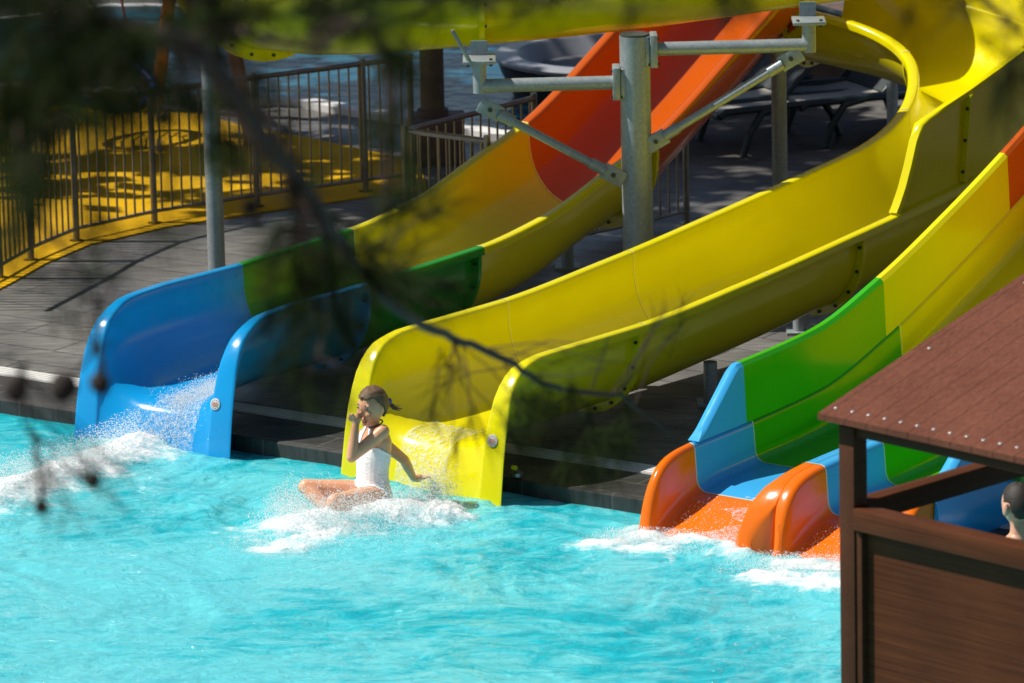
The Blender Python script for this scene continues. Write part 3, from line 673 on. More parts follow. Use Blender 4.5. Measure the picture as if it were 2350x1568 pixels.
# ------------------------------------------------------------------ railings
bar_me = {}
def railing(path, z0, h, gap, post_at, label, group='stainless railings', extra=True):
    P = [Vector((x, y, 0)) for x, y in path]; o = Vector((P[0].x, P[0].y, z0)); t = thing('railing', label, 'railing', o, 0, None)
    L = [0]
    for a, b in zip(P[:-1], P[1:]): L.append(L[-1]+(b-a).length)
    def pos(d):
        i = max(k for k in range(len(L)) if L[k] <= d+1e-9); i = min(i, len(P)-2); f = (d-L[i])/(L[i+1]-L[i]); return P[i].lerp(P[i+1], f)
    n = max(8, int(L[-1]/.12)); pp = [pos(L[-1]*k/n) for k in range(n+1)]
    for nm, z, r in (('top_rail', z0+h, .019), ('bottom_rail', z0+.09, .013)):
        mb = MB(); mb.tube([p+Vector((0, 0, z)) for p in pp], r, 10); mb.build(nm, STEEL, t, o)
    key = round(h, 3)
    if key not in bar_me:
        mb = MB(); mb.tube([(0, 0, .09), (0, 0, h)], .0075, 7); b = mb.build('baluster', STEEL, t); bar_me[key] = b.data; bpy.data.objects.remove(b)
        mb = MB(); mb.tube([(0, 0, 0), (0, 0, h+.035)], .022, 12); mb.tube([(0, 0, 0), (0, 0, .012)], .05, 14); b = mb.build('post', STEEL, t); bar_me[(key, 'p')] = b.data; bpy.data.objects.remove(b)
    d = gap/2; cnt = 0
    while d < L[-1] and cnt < 100:
        b = bpy.data.objects.new('baluster', bar_me[key]); col.objects.link(b); b.parent = t; b.location = pos(d)+Vector((0, 0, z0))-o; d += gap; cnt += 1
    for f in post_at:
        b = bpy.data.objects.new('post', bar_me[(key, 'p')]); col.objects.link(b); b.parent = t; b.location = pos(L[-1]*f)+Vector((0, 0, z0))-o
    return t
def frac(path, k):
    P = [Vector((x, y, 0)) for x, y in path]; L = [0]
    for a, b in zip(P[:-1], P[1:]): L.append(L[-1]+(b-a).length)
    return L[k]/L[-1]
railing(fence_path, DZ, .90, .078, [frac(fence_path, k) for k in (1, 2, 3, 4, 5, 7, 8)], 'long curved railing along the yellow playground floor at left')
r2 = [(.02, 35.50), (-.66, 35.86), (.11, 36.72), (.45, 37.2)]
r2 = [(-.13, 35.47), (-.66, 35.86), (-.15, 36.45), (.18, 36.85)]
railing(r2, DZ, .90, .085, [.0, frac(r2, 1), 1], 'corner railing just behind the yellow length of the blue-mouthed slide')
railing([(.16, 36.02), (.7, 36.5), (1.18, 36.98)], DZ, .80, .085, [0, 1], 'short railing in the dark gap under the orange slide length')

# ------------------------------------------------------------------ background things
co = Vector((-.52, 39.25, DZ)); ct = thing('column', 'round brown column on a square plinth behind the railings', 'column', co)
mb = MB(); mb.box((co.x+.02, co.y, DZ+.16), (.40, .40, .32), bev=.012); mb.build('plinth', BROWNSTONE, ct, co)
mb = MB(); mb.tube([(co.x, co.y, DZ+.32), (co.x, co.y, DZ+2.7)], .085, 24); mb.tube([(co.x, co.y, DZ+.32), (co.x, co.y, DZ+.37)], .11, 24); mb.build('shaft', BROWNSTONE, ct, co)

tc = at_z(1395, 118, .42); tub = thing('round_tub', 'round tub with a pale grey rim behind the orange slide length', 'tub', (tc.x, tc.y, DZ))
o = Vector((tc.x, tc.y, DZ)); n = 48
def circ(r, z): return [Vector((tc.x+r*math.cos(2*PI*k/n), tc.y+r*math.sin(2*PI*k/n), z)) for k in range(n)]
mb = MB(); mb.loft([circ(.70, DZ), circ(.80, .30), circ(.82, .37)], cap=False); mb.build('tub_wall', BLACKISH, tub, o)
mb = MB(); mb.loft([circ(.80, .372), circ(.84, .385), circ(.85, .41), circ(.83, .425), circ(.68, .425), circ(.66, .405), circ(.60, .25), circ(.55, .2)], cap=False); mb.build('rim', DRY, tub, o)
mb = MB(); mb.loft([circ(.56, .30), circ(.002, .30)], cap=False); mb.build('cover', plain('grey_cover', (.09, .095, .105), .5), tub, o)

pw = thing('planter_wall', 'low brown wall behind the sun loungers', 'wall', (2.1, 41.3, DZ)); o = Vector((2.1, 41.3, DZ))
mb = MB(); mb.box((2.2, 41.3, DZ+.30), (2.6, .3, .60), bev=.01); mb.build('wall', BROWNSTONE, pw, o); mb = MB(); mb.box((2.2, 41.3, DZ+.635), (2.7, .38, .05), bev=.01); mb.build('cap', BROWNSTONE, pw, o)

def make_lounger():
    t = thing('sun_lounger', 'dark green sun lounger with pale sling, nearest the orange slide length', 'sun lounger', (0, 0, 0), 0, 'sun loungers behind the slides')
    W = .33
    mb = MB()
    for s in (-1, 1): mb.tube([(-.95, s*W, .30), (-.9, s*W, .33), (.35, s*W, .33), (.95, s*W, .30)], .026, 10)
    mb.tube([(-.95, -W, .30), (-.95, W, .30)], .024, 10); mb.build('frame', DKGREEN, t)
    mb = MB(); mb.loft([[Vector((x, -W+.03, z)), Vector((x, W-.03, z)), Vector((x, W-.03, z-.014)), Vector((x, -W+.03, z-.014))] for x, z in ((-.92, .335), (-.4, .318), (.1, .318), (.36, .335))]); mb.build('seat', SLING, t)
    mb = MB(); mb.loft([[Vector((x, -W+.03, z)), Vector((x, W-.03, z)), Vector((x+.014, W-.03, z-.01)), Vector((x+.014, -W+.03, z-.01))] for x, z in ((.36, .345), (.55, .52), (.78, .76), (.86, .84))]); mb.build('backrest', plain('dark_sling_fabric', (.03, .038, .04), .8), t)
    mb = MB()
    for s in (-1, 1): mb.tube([(.35, s*W*.97, .34), (.56, s*W*.97, .53), (.79, s*W*.97, .77), (.87, s*W*.97, .85)], .024, 10)
    mb.tube([(.87, -W, .85), (.87, W, .85)], .024, 10); mb.build('backrest_frame', DKGREEN, t)
    for sx in (-1, 1):
        for s in (-1, 1):
            mb = MB(); x = .62*sx; mb.tube([(x-.18*sx, s*W*1.02, .33), (x, s*W*1.03, .30), (x+.10*sx, s*W*1.04, .16), (x+.16*sx, s*W*1.05, .0)], [.022, .028, .026, .024], 10); mb.build('leg', DKGREEN, t)
    return t
l1 = make_lounger(); l1.location = (1.52, 39.75, DZ); l1.rotation_euler = (0, 0, math.radians(28))
l2 = copy_tree(l1); l2.location = (2.22, 39.75, DZ); l2.rotation_euler = (0, 0, math.radians(24)); l2['label'] = 'dark green sun lounger in shade between two others, seen past the thin post'
l3 = copy_tree(l1); l3.location = (2.85, 39.95, DZ); l3.rotation_euler = (0, 0, math.radians(20)); l3['label'] = 'dark green sun lounger behind the curl of the yellow spiral'

# nest swing in the playground
so = Vector((-2.25, 40.6, DZ)); sw = thing('nest_swing', 'nest swing with blue ring seat hanging from orange wooden legs', 'swing', so)
bd = Vector((-.88, -.47, 0)); apx = Vector((-2.2, 40.6, 2.35)); apx2 = apx+bd*2.3
for A, base in ((apx, (-2.6, 41.3)), (apx, (-1.83, 39.92)), (apx2, (-4.62, 40.2)), (apx2, (-3.78, 38.8))):
    mb = MB(); mb.tube([A, (base[0], base[1], DZ)], .05, 12); mb.build('leg', ORWOOD, sw, so)
mb = MB(); mb.tube([apx-bd*.15, apx2+bd*.15], .05, 12); mb.build('beam', ORWOOD, sw, so)
rc = at_y(240, 188, 40.2); ru = Vector((.90, .2, -.12)).normalized(); rv = Vector((-.2, .85, .35)).normalized(); RR = .36
mb = MB(); mb.tube([rc+(ru*math.cos(2*PI*k/32)+rv*math.sin(2*PI*k/32))*RR for k in range(33)], .035, 10, cap=False); mb.build('seat_ring', BLUERING, sw, so)
mb = MB()
for k in range(-3, 4):
    w = math.sqrt(max(0, RR**2-(k*.1)**2)); mb.tube([rc+ru*k*.1-rv*w, rc+ru*k*.1-Vector((0, 0, .06)), rc+ru*k*.1+rv*w], .007, 6); mb.tube([rc+rv*k*.1-ru*w, rc+rv*k*.1-Vector((0, 0, .06)), rc+rv*k*.1+ru*w], .007, 6)
mb.build('net', ROPE, sw, so)
for k, f in ((0, .35), (1, .35), (2, .65), (3, .65)):
    an = PI/4+k*PI/2; mb = MB(); mb.tube([rc+(ru*math.cos(an)+rv*math.sin(an))*RR, apx.lerp(apx2, f)], .010, 6); mb.build('rope', ROPE, sw, so)

# small steel jet fitting on the coping
jo = at_z(1186, 1092, DZ); jf = thing('water_jet', 'small steel water jet fitting with a yellow nozzle on the pool edge', 'jet fitting', jo)
mb = MB(); mb.tube([jo, jo+Vector((0, 0, .02))], .035, 16); mb.tube([jo+Vector((0, 0, .02)), jo+Vector((-.01, -.02, .05))], .014, 12); mb.build('base', STEEL, jf, jo)
mb = MB(); mb.tube([jo+Vector((-.01, -.02, .05)), jo+Vector((-.02, -.05, .06))], [.016, .012], 12); mb.build('nozzle', YEL, jf, jo)

# ------------------------------------------------------------------ hut
E1 = Vector((math.cos(math.radians(-46)), math.sin(math.radians(-46)), 0)); E2 = Vector((-E1.y, E1.x, 0)); HP = Vector((1.475, 24.0, 0)); HB = DZ
HM = Matrix(((E1.x, E2.x, 0), (E1.y, E2.y, 0), (0, 0, 1)))
def hp(a, b, z): return HP+E1*a+E2*b+Vector((0, 0, z))
ho = hp(0, 0, HB); hut = thing('hut', 'brown wood-grain hut with sloping roof at the lower right corner', 'hut', ho)
HR = wood_composite('roof_composite', (.082, .025, .014), (.185, .070, .042), E2, 2.6)
HW1 = wood_composite('wall_composite', (.036, .0105, .0038), (.118, .037, .0130), E1, 0); HW2 = wood_composite('wall_composite_side', (.036, .0105, .0038), (.118, .037, .0130), E2, 0)
HPOST = wood_composite('post_composite', (.048, .017, .008), (.09, .034, .016), (.7, .7), 0)
HL, HD = 2.0, 1.7; SL = .28
for a, b in ((0, 0), (HL, 0), (0, HD), (HL, HD)):
    top = 2.03+SL*b; mb = MB(); mb.box(hp(a, b, (HB+top)/2), (.088, .088, top-HB), HM, 0, .004); mb.build('post', HPOST, hut, ho)
# roof slab
r0, r1, d0, d1 = -.115, HL+.15, -.10, HD+.2; zb = 2.055
def roofp(a, b, dz): return hp(a, b, zb+SL*(b-d0)+dz)
mb = MB(); mb.add([roofp(r0, d0, 0), roofp(r1, d0, 0), roofp(r1, d1, 0), roofp(r0, d1, 0), roofp(r0, d0, .028), roofp(r1, d0, .028), roofp(r1, d1, .028), roofp(r0, d1, .028)], [(0, 3, 2, 1), (4, 5, 6, 7), (0, 1, 5, 4), (1, 2, 6, 5), (2, 3, 7, 6), (3, 0, 4, 7)])
ro_ = mb.build('roof', HR, hut, ho, smooth=False)
SCREW = plain('pale_screw', (.38, .36, .35), .35, .3)
nrm = Vector((0, 0, 1))-E2*SL; nrm.normalize()
for k in range(22):
    p = roofp(r0+.055+k*.094+(.0 if k else -.004), d0+.065, .028); mb = MB(); mb.ball(p, (.011, .011, .006), seg=10, rng=6); mb.build('screw', SCREW, ro_, ho)
for b in (.55, 1.2):
    p = roofp(r0+.075, b, .028); mb = MB(); mb.ball(p, (.011, .011, .006), seg=10, rng=6); mb.build('screw', SCREW, ro_, ho)
# header beams
mb = MB(); mb.box(hp(HL/2, -.0, 2.016), (HL-.088, .06, .055), HM, 0, .004); mb.build('beam', HW1, hut, ho)
mb = MB(); M2 = HM @ Matrix.Rotation(math.atan(SL), 3, 'X'); mb.box(hp(0, HD/2, 2.010+SL*HD/2), (.07, (HD-.08)*math.sqrt(1+SL*SL), .09), M2, 0, .004); mb.build('beam', HW2, hut, ho)
mb = MB(); mb.box(hp(0+HL/2, HD, 1.995+SL*HD), (HL-.088, .07, .09), HM, 0, .004); mb.build('beam', HW1, hut, ho)
# rails
mb = MB(); mb.box(hp(HL/2, -.005, 1.622), (HL-.089, .10, .098), HM, 0, .005); mb.build('rail', HW1, hut, ho)
mb = MB(); mb.box(hp(0, HD/2, 1.635), (.085, HD-.089, .10), HM, 0, .005); mb.build('rail', HW2, hut, ho)
# infill panel below the front rail
mb = MB(); mb.box(hp(HL/2, .012, (HB+.08+1.57)/2), (HL-.09, .022, 1.57-HB-.08), HM, 0); mb.build('wall_panel', HW1, hut, ho)
mb = MB(); mb.box(hp(.062, -.01, (HB+1.57)/2), (.034, .05, 1.57-HB), HM, 0, .003); mb.build('trim', HPOST, hut, ho)
mb = MB(); mb.box(hp(HL/2, .0, HB+.05), (HL-.09, .06, .09), HM, 0, .003); mb.build('base_rail', HW1, hut, ho)
mb = MB(); mb.box(hp(HL/2, HD/2, -.70), (HL+.16, HD+.16, 1.6), HM); tag(mb.build('hut_platform', DECK, smooth=False), kind='structure')

# ------------------------------------------------------------------ people
def remesh(mb, name, mats, parent, origin, voxel, smooth_it=6):
    ob = mb.build(name+'_raw', mats, None, None, smooth=False, fixn=True)
    md = ob.modifiers.new('r', 'REMESH'); md.mode = 'VOXEL'; md.voxel_size = voxel
    sm = ob.modifiers.new('s', 'SMOOTH'); sm.iterations = smooth_it; sm.factor = .5
    dg_ = bpy.context.evaluated_depsgraph_get(); me = bpy.data.meshes.new_from_object(ob.evaluated_get(dg_))
    bpy.data.objects.remove(ob); me.name = name
    o = Vector(origin); me.transform(Matrix.Translation(-o)); me.polygons.foreach_set('use_smooth', [True]*len(me.polygons))
    r = bpy.data.objects.new(name, me); col.objects.link(r); r.parent = parent; return r
def ell(c, f, l, a, b, n=20, up=None, bulge=None):
    """ring with half extents a along f and b along l"""
    out = []
    for k in range(n):
        t = 2*PI*k/n; ca, sa = math.cos(t), math.sin(t); out.append(Vector(c)+f*(a*(abs(ca)**.9)*(1 if ca > 0 else -1))+l*(b*(abs(sa)**.9)*(1 if sa > 0 else -1)))
    return out
def limb(mb, pts, rs, n=14):
    """smooth tapered limb through the joints"""
    P = [Vector(p) for p in pts]; Q = []; R = []
    for i in range(len(P)-1):
        p0 = P[max(i-1, 0)]; p1 = P[i]; p2 = P[i+1]; p3 = P[min(i+2, len(P)-1)]
        for k in range(5):
            t = k/5; Q.append(p1.lerp(p2, t)); R.append(rs[i]*(1-t)+rs[i+1]*t)
    Q.append(P[-1]); R.append(rs[-1]); mb.tube(Q, R, n)
    for p, r in zip(P, rs): mb.ball(p, r*1.0, seg=14, rng=8)
def head_fn(h, jaw=.72):
    def fn(p):
        t = p.z/h  # -1 chin .. 1 crown
        k = 1.0
        if t < 0: k = 1-(1-jaw)*min(1, (-t))**1.4
        x = p.x*k; y = p.y*(1-(1-jaw*1.05)*min(1, max(0, -t))**1.6)
        if p.x > 0 and t < .1: x = p.x*(1-.16*min(1, -t+.1)) + .006*max(0, -t)
        if p.x < 0 and t < -.1: x *= 1-.35*min(1, -t)
        return Vector((x, y, p.z))
    return fn
GY0 = 30.3
def G(zx, zy, dy): return at_y(665.8+zx*.2248, 861.6+zy*.2248, GY0+dy)
go = G(860, 1363, 0); girl = thing('person', 'girl in white swimsuit pinching her nose as she lands in the water', 'person', go)
gf = Vector((-.80, -.60, 0)); gl = Vector((.60, -.80, 0))
mb = MB()
tor = [((850, 1345), .070, .105), ((850, 1290), .084, .122), ((850, 1220), .086, .122), ((847, 1130), .080, .108), ((842, 1040), .073, .098), ((842, 940), .074, .100), ((850, 840), .079, .108), ((858, 740), .078, .116), ((862, 650), .072, .120), ((860, 585), .058, .112), ((852, 540), .042, .070), ((846, 505), .034, .036), ((842, 450), .032, .033)]
torc = [(G(p[0], p[1], 0), a, b) for p, a, b in tor]
mb.loft([ell(c, gf, gl, a, b) for c, a, b in torc])
Ls = G(945, 572, -.095); Le = G(628, 838, -.17); Lw = G(668, 505, -.135)
limb(mb, [Ls, Ls.lerp(Le, .4), Le], [.039, .037, .029]); limb(mb, [Le, Le.lerp(Lw, .3), Lw], [.030, .031, .021])
Rs = G(830, 600, .10); Re = G(1165, 862, .17); Rw = G(1262, 1055, .27)
limb(mb, [Rs, Rs.lerp(Re, .4), Re], [.038, .036, .028]); limb(mb, [Re, Re.lerp(Rw, .3), Rw], [.028, .029, .019])
Lh = G(895, 1262, -.065); Lk = G(455, 1292, -.31); La = G(640, 1430, -.33)
limb(mb, [Lh, Lh.lerp(Lk, .35), Lh.lerp(Lk, .75), Lk], [.078, .074, .056, .047]); limb(mb, [Lk, Lk.lerp(La, .35), La], [.045, .045, .03])
Rh = G(770, 1215, .06); Rk = G(165, 1140, -.03); Ra = G(420, 1400, -.12)
limb(mb, [Rh, Rh.lerp(Rk, .35), Rh.lerp(Rk, .75), Rk], [.076, .070, .053, .046]); limb(mb, [Rk, Rk.lerp(Ra, .35), Ra], [.044, .044, .03])
# feet
for A, K in ((La, Lk), (Ra, Rk)): limb(mb, [A, A+Vector((-.05, -.05, -.03)), A+Vector((-.10, -.09, -.045))], [.03, .03, .018])
# head and neck
hc = G(842, 312, -.015); hf = Vector((-.72, -.69, -.05)).normalized(); hl = Vector((0, 0, 1)).cross(hf).normalized(); hu = hf.cross(hl)
HMt = Matrix((hf, hl, hu)).transposed()
limb(mb, [G(850, 560, 0), hc-Vector((0, 0, .07))], [.040, .036])
mb.ball(hc, (.088, .070, .100), HMt, 24, 18, fn=head_fn(.100))
def hpnt(x, y, z): return hc+HMt @ Vector((x, y, z))
mb.ball(hpnt(.086, 0, -.022), (.014, .011, .014), HMt, 10, 8)     # nose tip
mb.ball(hpnt(.080, 0, -.004), (.012, .009, .022), HMt, 10, 8)     # bridge
for s in (-1, 1):
    mb.ball(hpnt(.070, s*.030, .020), (.012, .022, .008), HMt, 10, 6)   # brow
    mb.ball(hpnt(.066, s*.036, -.028), (.016, .022, .020), HMt, 10, 8)   # cheek
    mb.ball(hpnt(-.004, s*.070, -.012), (.016, .008, .026), HMt, 10, 8)  # ear
mb.ball(hpnt(.078, 0, -.060), (.012, .022, .008), HMt, 10, 8); mb.ball(hpnt(.070, 0, -.085), (.016, .02, .013), HMt, 10, 8)
# left hand pinching the nose
nose = hpnt(.092, .006, -.020)
palm = Lw.lerp(nose, .46)+Vector((-.012, -.012, .0))
limb(mb, [Lw, palm], [.021, .027], 12); mb.ball(palm, (.026, .030, .034), None, 12, 8)
def finger(mb, pts, r): mb.tube([Vector(p) for p in pts], [r, r*1.02, r*.95, r*.8][:len(pts)], 8); mb.ball(pts[-1], r*.8, seg=8, rng=6)
fwd_h = (nose-palm).normalized()
finger(mb, [palm+Vector((-.006, -.014, .020)), palm.lerp(nose, .55)+Vector((-.008, -.014, .014)), nose+Vector((-.004, -.014, .002))], .0085)
finger(mb, [palm+Vector((.008, -.018, -.004)), palm.lerp(nose, .6)+Vector((.004, -.018, -.012)), nose+Vector((.006, -.012, -.010))], .0090)
for k in range(3):
    b = palm+Vector((-.020-.004*k, -.014+.012*k, .022-.013*k)); finger(mb, [b, b+Vector((-.012, -.010, .018)), b+Vector((.004, -.024, .020)), b+Vector((.014, -.022, .004))], .0082)
# right hand reaching back, fingers spread
rd = (G(1420, 1035, .33)-Rw).normalized(); rside = rd.cross(Vector((0, 0, 1))).normalized(); rup = rside.cross(rd)
rp = Rw+rd*.035; limb(mb, [Rw, rp], [.019, .024], 12); mb.ball(rp+rd*.015, (.030, .026, .014), None, 12, 8)
for k, (sp_, ln) in enumerate(((-.018, .046), (-.006, .054), (.006, .050), (.017, .040))):
    b = rp+rd*.028+rside*sp_; e = b+rd*ln+rside*sp_*.25; finger(mb, [b, b.lerp(e, .5)+rup*.005, e-rup*.006], .0078)
b = rp+rside*-.020; finger(mb, [b, b+rd*.022-rside*.014, b+rd*.040-rside*.018], .0085)
body = remesh(mb, 'body', SKIN, girl, go, .0036, 10)
# swimsuit: shell lifted off the torso
def suit():
    me = body.data; bm = bmesh.new(); bm.from_mesh(me); bm.normal_update()
    zs = [c.z for c, a, b in torc]
    def tc_(z):
        i = 0
        while i < len(zs)-2 and zs[i+1] < z: i += 1
        t = min(1, max(0, (z-zs[i])/(zs[i+1]-zs[i]))); c0, a0, b0 = torc[i]; c1, a1, b1 = torc[i+1]; return c0.lerp(c1, t), a0+(a1-a0)*t, b0+(b1-b0)*t
    def dseg(p, a, b): t = min(1, max(0, (p-a).dot(b-a)/(b-a).length_squared)); return (p-a.lerp(b, t)).length
    z_top_f = G(850, 690, 0).z; z_top_b = G(850, 790, 0).z; kill = []
    for f in bm.faces:
        p = f.calc_center_median()+go; c, a, b = tc_(p.z); r = p-c; fx = r.dot(gf)/a; lx = r.dot(gl)/b
        inside = math.sqrt(fx*fx+lx*lx) < 1.16
        ztop = z_top_b+(z_top_f-z_top_b)*max(0, min(1, fx*.9+.45)); 
        ok = inside and p.z < ztop
        # halter straps
        if not ok and inside and p.z >= ztop and p.z < G(850, 520, 0).z and fx > .15 and abs(abs(lx)-(.42-.9*(p.z-ztop))) < .16: ok = True
        arm_d = min(dseg(p, Ls.lerp(Le, .25), Le)-.036, dseg(p, Le, Lw)-.034, dseg(p, Rs.lerp(Re, .35), Re)-.036)
        if arm_d < .004: ok = False
        if dseg(p, Lh.lerp(Lk, .16), Lk) < .079 and p.z < G(850, 1130, 0).z and fx > -.92: ok = False
        if dseg(p, Rh.lerp(Rk, .16), Rk) < .077 and p.z < G(850, 1130, 0).z: ok = False
        if not ok: kill.append(f)
    bmesh.ops.delete(bm, geom=kill, context='FACES')
    for v in bm.verts: v.co += v.normal*.0045
    m2 = bpy.data.meshes.new('swimsuit'); bm.to_mesh(m2); bm.free(); m2.materials.clear(); m2.materials.append(CLOTH)
    o = bpy.data.objects.new('swimsuit', m2); col.objects.link(o); o.parent = girl
    sd = o.modifiers.new('t', 'SOLIDIFY'); sd.thickness = .004; sd.offset = -1
    return o
suit()
# eyes, mouth
EYE = plain('dark_eye', (.03, .02, .016), .3); LIP = plain('lip', (.30, .10, .08), .4)
for s in (-1, 1):
    m_ = MB(); m_.ball(hpnt(.0765, s*.030, .004), (.006, .014, .0055), HMt, 12, 8); m_.build('eye', EYE, girl, go)
    m_ = MB(); m_.tube([hpnt(.078, s*.016, .020), hpnt(.080, s*.030, .025), hpnt(.068, s*.046, .020)], [.003, .0035, .002], 6); m_.build('eyebrow', HAIR, girl, go)
m_ = MB(); m_.ball(hpnt(.0875, 0, -.058), (.005, .019, .005), HMt, 12, 8); m_.build('mouth', LIP, girl, go)
# hair drawn back to a short tail
m_ = MB()
def hairfn(p):
    return p
seg, rng = 56, 44; hn = []; hv = []; hfc = []
for i in range(rng+1):
    th = PI*i/rng
    for k in range(seg):
        ph = 2*PI*k/seg; d = Vector((math.sin(th)*math.cos(ph), math.sin(th)*math.sin(ph), math.cos(th)))
        base = head_fn(.100)(Vector((d.x*.088, d.y*.070, d.z*.100)))
        nz = .0016*math.sin(d.z*46+d.y*17+2*math.sin(ph*3))+.0009*math.sin(d.z*90+ph*5)
        hv.append(base); hn.append((d, nz))
def hlim(c):
    l = .058+.003*math.sin(c.y*150) if c.x > .03 else (.058-(.03-c.x)*1.3)
    if c.x < -.035: l = min(l, -.058)
    return max(l, -.058)
hv = [v*(1+.038*min(1, max(0, (v.z-hlim(v))/.035))**.7)+d*(.0012+nz*min(1, max(0, (v.z-hlim(v))/.03))) for v, (d, nz) in zip(hv, hn)]
for i in range(rng):
    for k in range(seg):
        k2 = (k+1) % seg; ids = (i*seg+k, (i+1)*seg+k, (i+1)*seg+k2, i*seg+k2)
        c = sum((hv[j] for j in ids), Vector())/4
        lim = hlim(c)
        if c.z > lim: hfc.append(ids)
m_.add([hc+HMt @ v for v in hv], hfc); ho_ = m_.build('hair', HAIR, girl, go)
sd = ho_.modifiers.new('t', 'SOLIDIFY'); sd.thickness = .010; sd.offset = -1
m_ = MB(); tb = hpnt(-.098, .012, -.002)
m_.ball(tb, (.022, .020, .022), None, 12, 8)
for k in range(16):
    a = random.uniform(-1, 1); b = random.uniform(-1, 1); e = tb+Vector((.030+.02*random.random(), .01*a, -.030+.012*b))
    m_.tube([tb+Vector((.012*a, .01*b, -.005)), tb.lerp(e, .6)+Vector((.004*a, .006*b, .002)), e, e+Vector((.026+.02*random.random(), .01*b, -.004+.006*a))], [.005, .004, .0025, .0008], 5)
m_.build('ponytail', HAIR, girl, go)
m_ = MB(); m_.tube([tb+Vector((-.004, .022*math.cos(2*PI*k/16), .002+.024*math.sin(2*PI*k/16))) for k in range(17)], .009, 8, cap=False); m_.ball(tb+Vector((.012, -.02, .012)), (.016, .012, .018), seg=10, rng=8); m_.build('hair_tie', plain('blue_hair_tie', (.05, .09, .28), .6, 0, .3, 90), girl, go)
m_ = MB(); nc = G(862, 500, 0); m_.tube([nc+gf*.044*math.cos(2*PI*k/20)+gl*.045*math.sin(2*PI*k/20)+Vector((0, 0, .006-.012*math.cos(2*PI*k/20))) for k in range(21)], .0045, 6, cap=False); m_.build('neck_cord', plain('dark_cord', (.04, .03, .05), .6), girl, go)

# boy inside the hut, seen from behind
BY = 26.5; bpz = at_y(2340, 1160, BY); by = Vector((bpz.x, BY, 0)); boy = thing('person', 'bare-shouldered boy with short dark hair seen from behind beyond the hut rail', 'person', by)
bf = Vector((-.50, .86, 0)); bll = Vector((-.86, -.50, 0)); bc = Vector((by.x, by.y, 0)); bhz = bpz.z; ZO = bhz-1.52
mb = MB(); X = lambda f, l, z: bc+bf*f+bll*l+Vector((0, 0, z+(ZO if z != bhz and z != bhz-.010 and z != bhz-.02 else 0)))
mb.loft([ell(X(0, 0, z), bf, bll, a, b) for z, a, b in ((.74, .07, .11), (.82, .095, .14), (.92, .09, .13), (1.02, .08, .12), (1.14, .088, .135), (1.24, .09, .15), (1.31, .075, .15), (1.355, .055, .10), (1.38, .045, .05), (1.42, .042, .044))])
limb(mb, [X(-.01, 0, 1.34), X(.01, 0, 1.46)], [.046, .044]); mb.ball(X(.015, 0, bhz), (.092, .074, .108), Matrix((bf, bll, Vector((0, 0, 1)))).transposed(), 24, 18, fn=head_fn(.108))
for s in (-1, 1):
    limb(mb, [X(0, s*.145, 1.305), X(-.01, s*.20, 1.17), X(.0, s*.215, 1.05)], [.045, .038, .031]); limb(mb, [X(0, s*.215, 1.05), X(.06, s*.20, .95), X(.12, s*.17, .86)], [.031, .029, .021])
    h0 = X(.12, s*.17, .86); limb(mb, [h0, h0+bf*.05-Vector((0, 0, .02))], [.022, .026])
    for k in range(4): b = h0+bf*.07-Vector((0, 0, .03))+bll*(.018*(k-1.5)); finger(mb, [b, b+bf*.03-Vector((0, 0, .01)), b+bf*.05-Vector((0, 0, .03))], .0085)
    b = h0+bf*.04-bll*s*.02; finger(mb, [b, b+bf*.02-bll*s*.02, b+bf*.04-bll*s*.025], .009)
    limb(mb, [X(0, s*.075, .78), X(.01, s*.08, .50), X(0, s*.08, .46), X(-.02, s*.08, .30), X(-.02, s*.08, .17)], [.078, .056, .052, .050, .033]); limb(mb, [X(-.02, s*.08, .15), X(.05, s*.085, .135), X(.12, s*.09, .125)], [.034, .03, .022])
    mb.ball(X(.002, s*.083, bhz-.010), (.022, .013, .036), Matrix((bf, bll, Vector((0, 0, 1)))).transposed(), 12, 8)
mb.ball(X(.105, 0, bhz-.02), (.016, .013, .018), None, 10, 8)
remesh(mb, 'body', SKIN2, boy, by, .0055, 4)
m_ = MB(); hv = []; hn = []; hfc = []
for i in range(rng+1):
    th = PI*i/rng
    for k in range(seg):
        ph = 2*PI*k/seg; d = Vector((math.sin(th)*math.cos(ph), math.sin(th)*math.sin(ph), math.cos(th)))
        hv.append(head_fn(.108)(Vector((d.x*.092, d.y*.074, d.z*.108)))); hn.append((d, .0012*math.sin(ph*31+th*23)+.001*math.sin(ph*57-th*41)))
def hlim2(c): return .055 if c.x > .045 else (.022+(.055-.022)*max(0, (c.x-.01)/.035) if c.x > -.030 else max(-.062, .022+(c.x+.030)*4))
hv = [v*(1+.030*min(1, max(0, (v.z-hlim2(v))/.03)))+d*(.0014+nz) for v, (d, nz) in zip(hv, hn)]
for i in range(rng):
    for k in range(seg):
        k2 = (k+1) % seg; ids = (i*seg+k, (i+1)*seg+k, (i+1)*seg+k2, i*seg+k2); c = sum((hv[j] for j in ids), Vector())/4
        lim = hlim2(c)
        if c.z > lim: hfc.append(ids)
m_.add([X(.015, 0, bhz)+bf*v.x+bll*v.y+Vector((0, 0, v.z)) for v in hv], hfc); hb = m_.build('hair', HAIR2, boy, by); sd = hb.modifiers.new('t', 'SOLIDIFY'); sd.thickness = .006; sd.offset = -1
m_ = MB(); m_.loft([ell(X(0, 0, z), bf, bll, a, b) for z, a, b in ((.60, .115, .165), (.72, .11, .16), (.84, .103, .148), (.92, .098, .138))]); m_.build('swim_shorts', plain('navy_shorts', (.02, .03, .08), .7), boy, by)

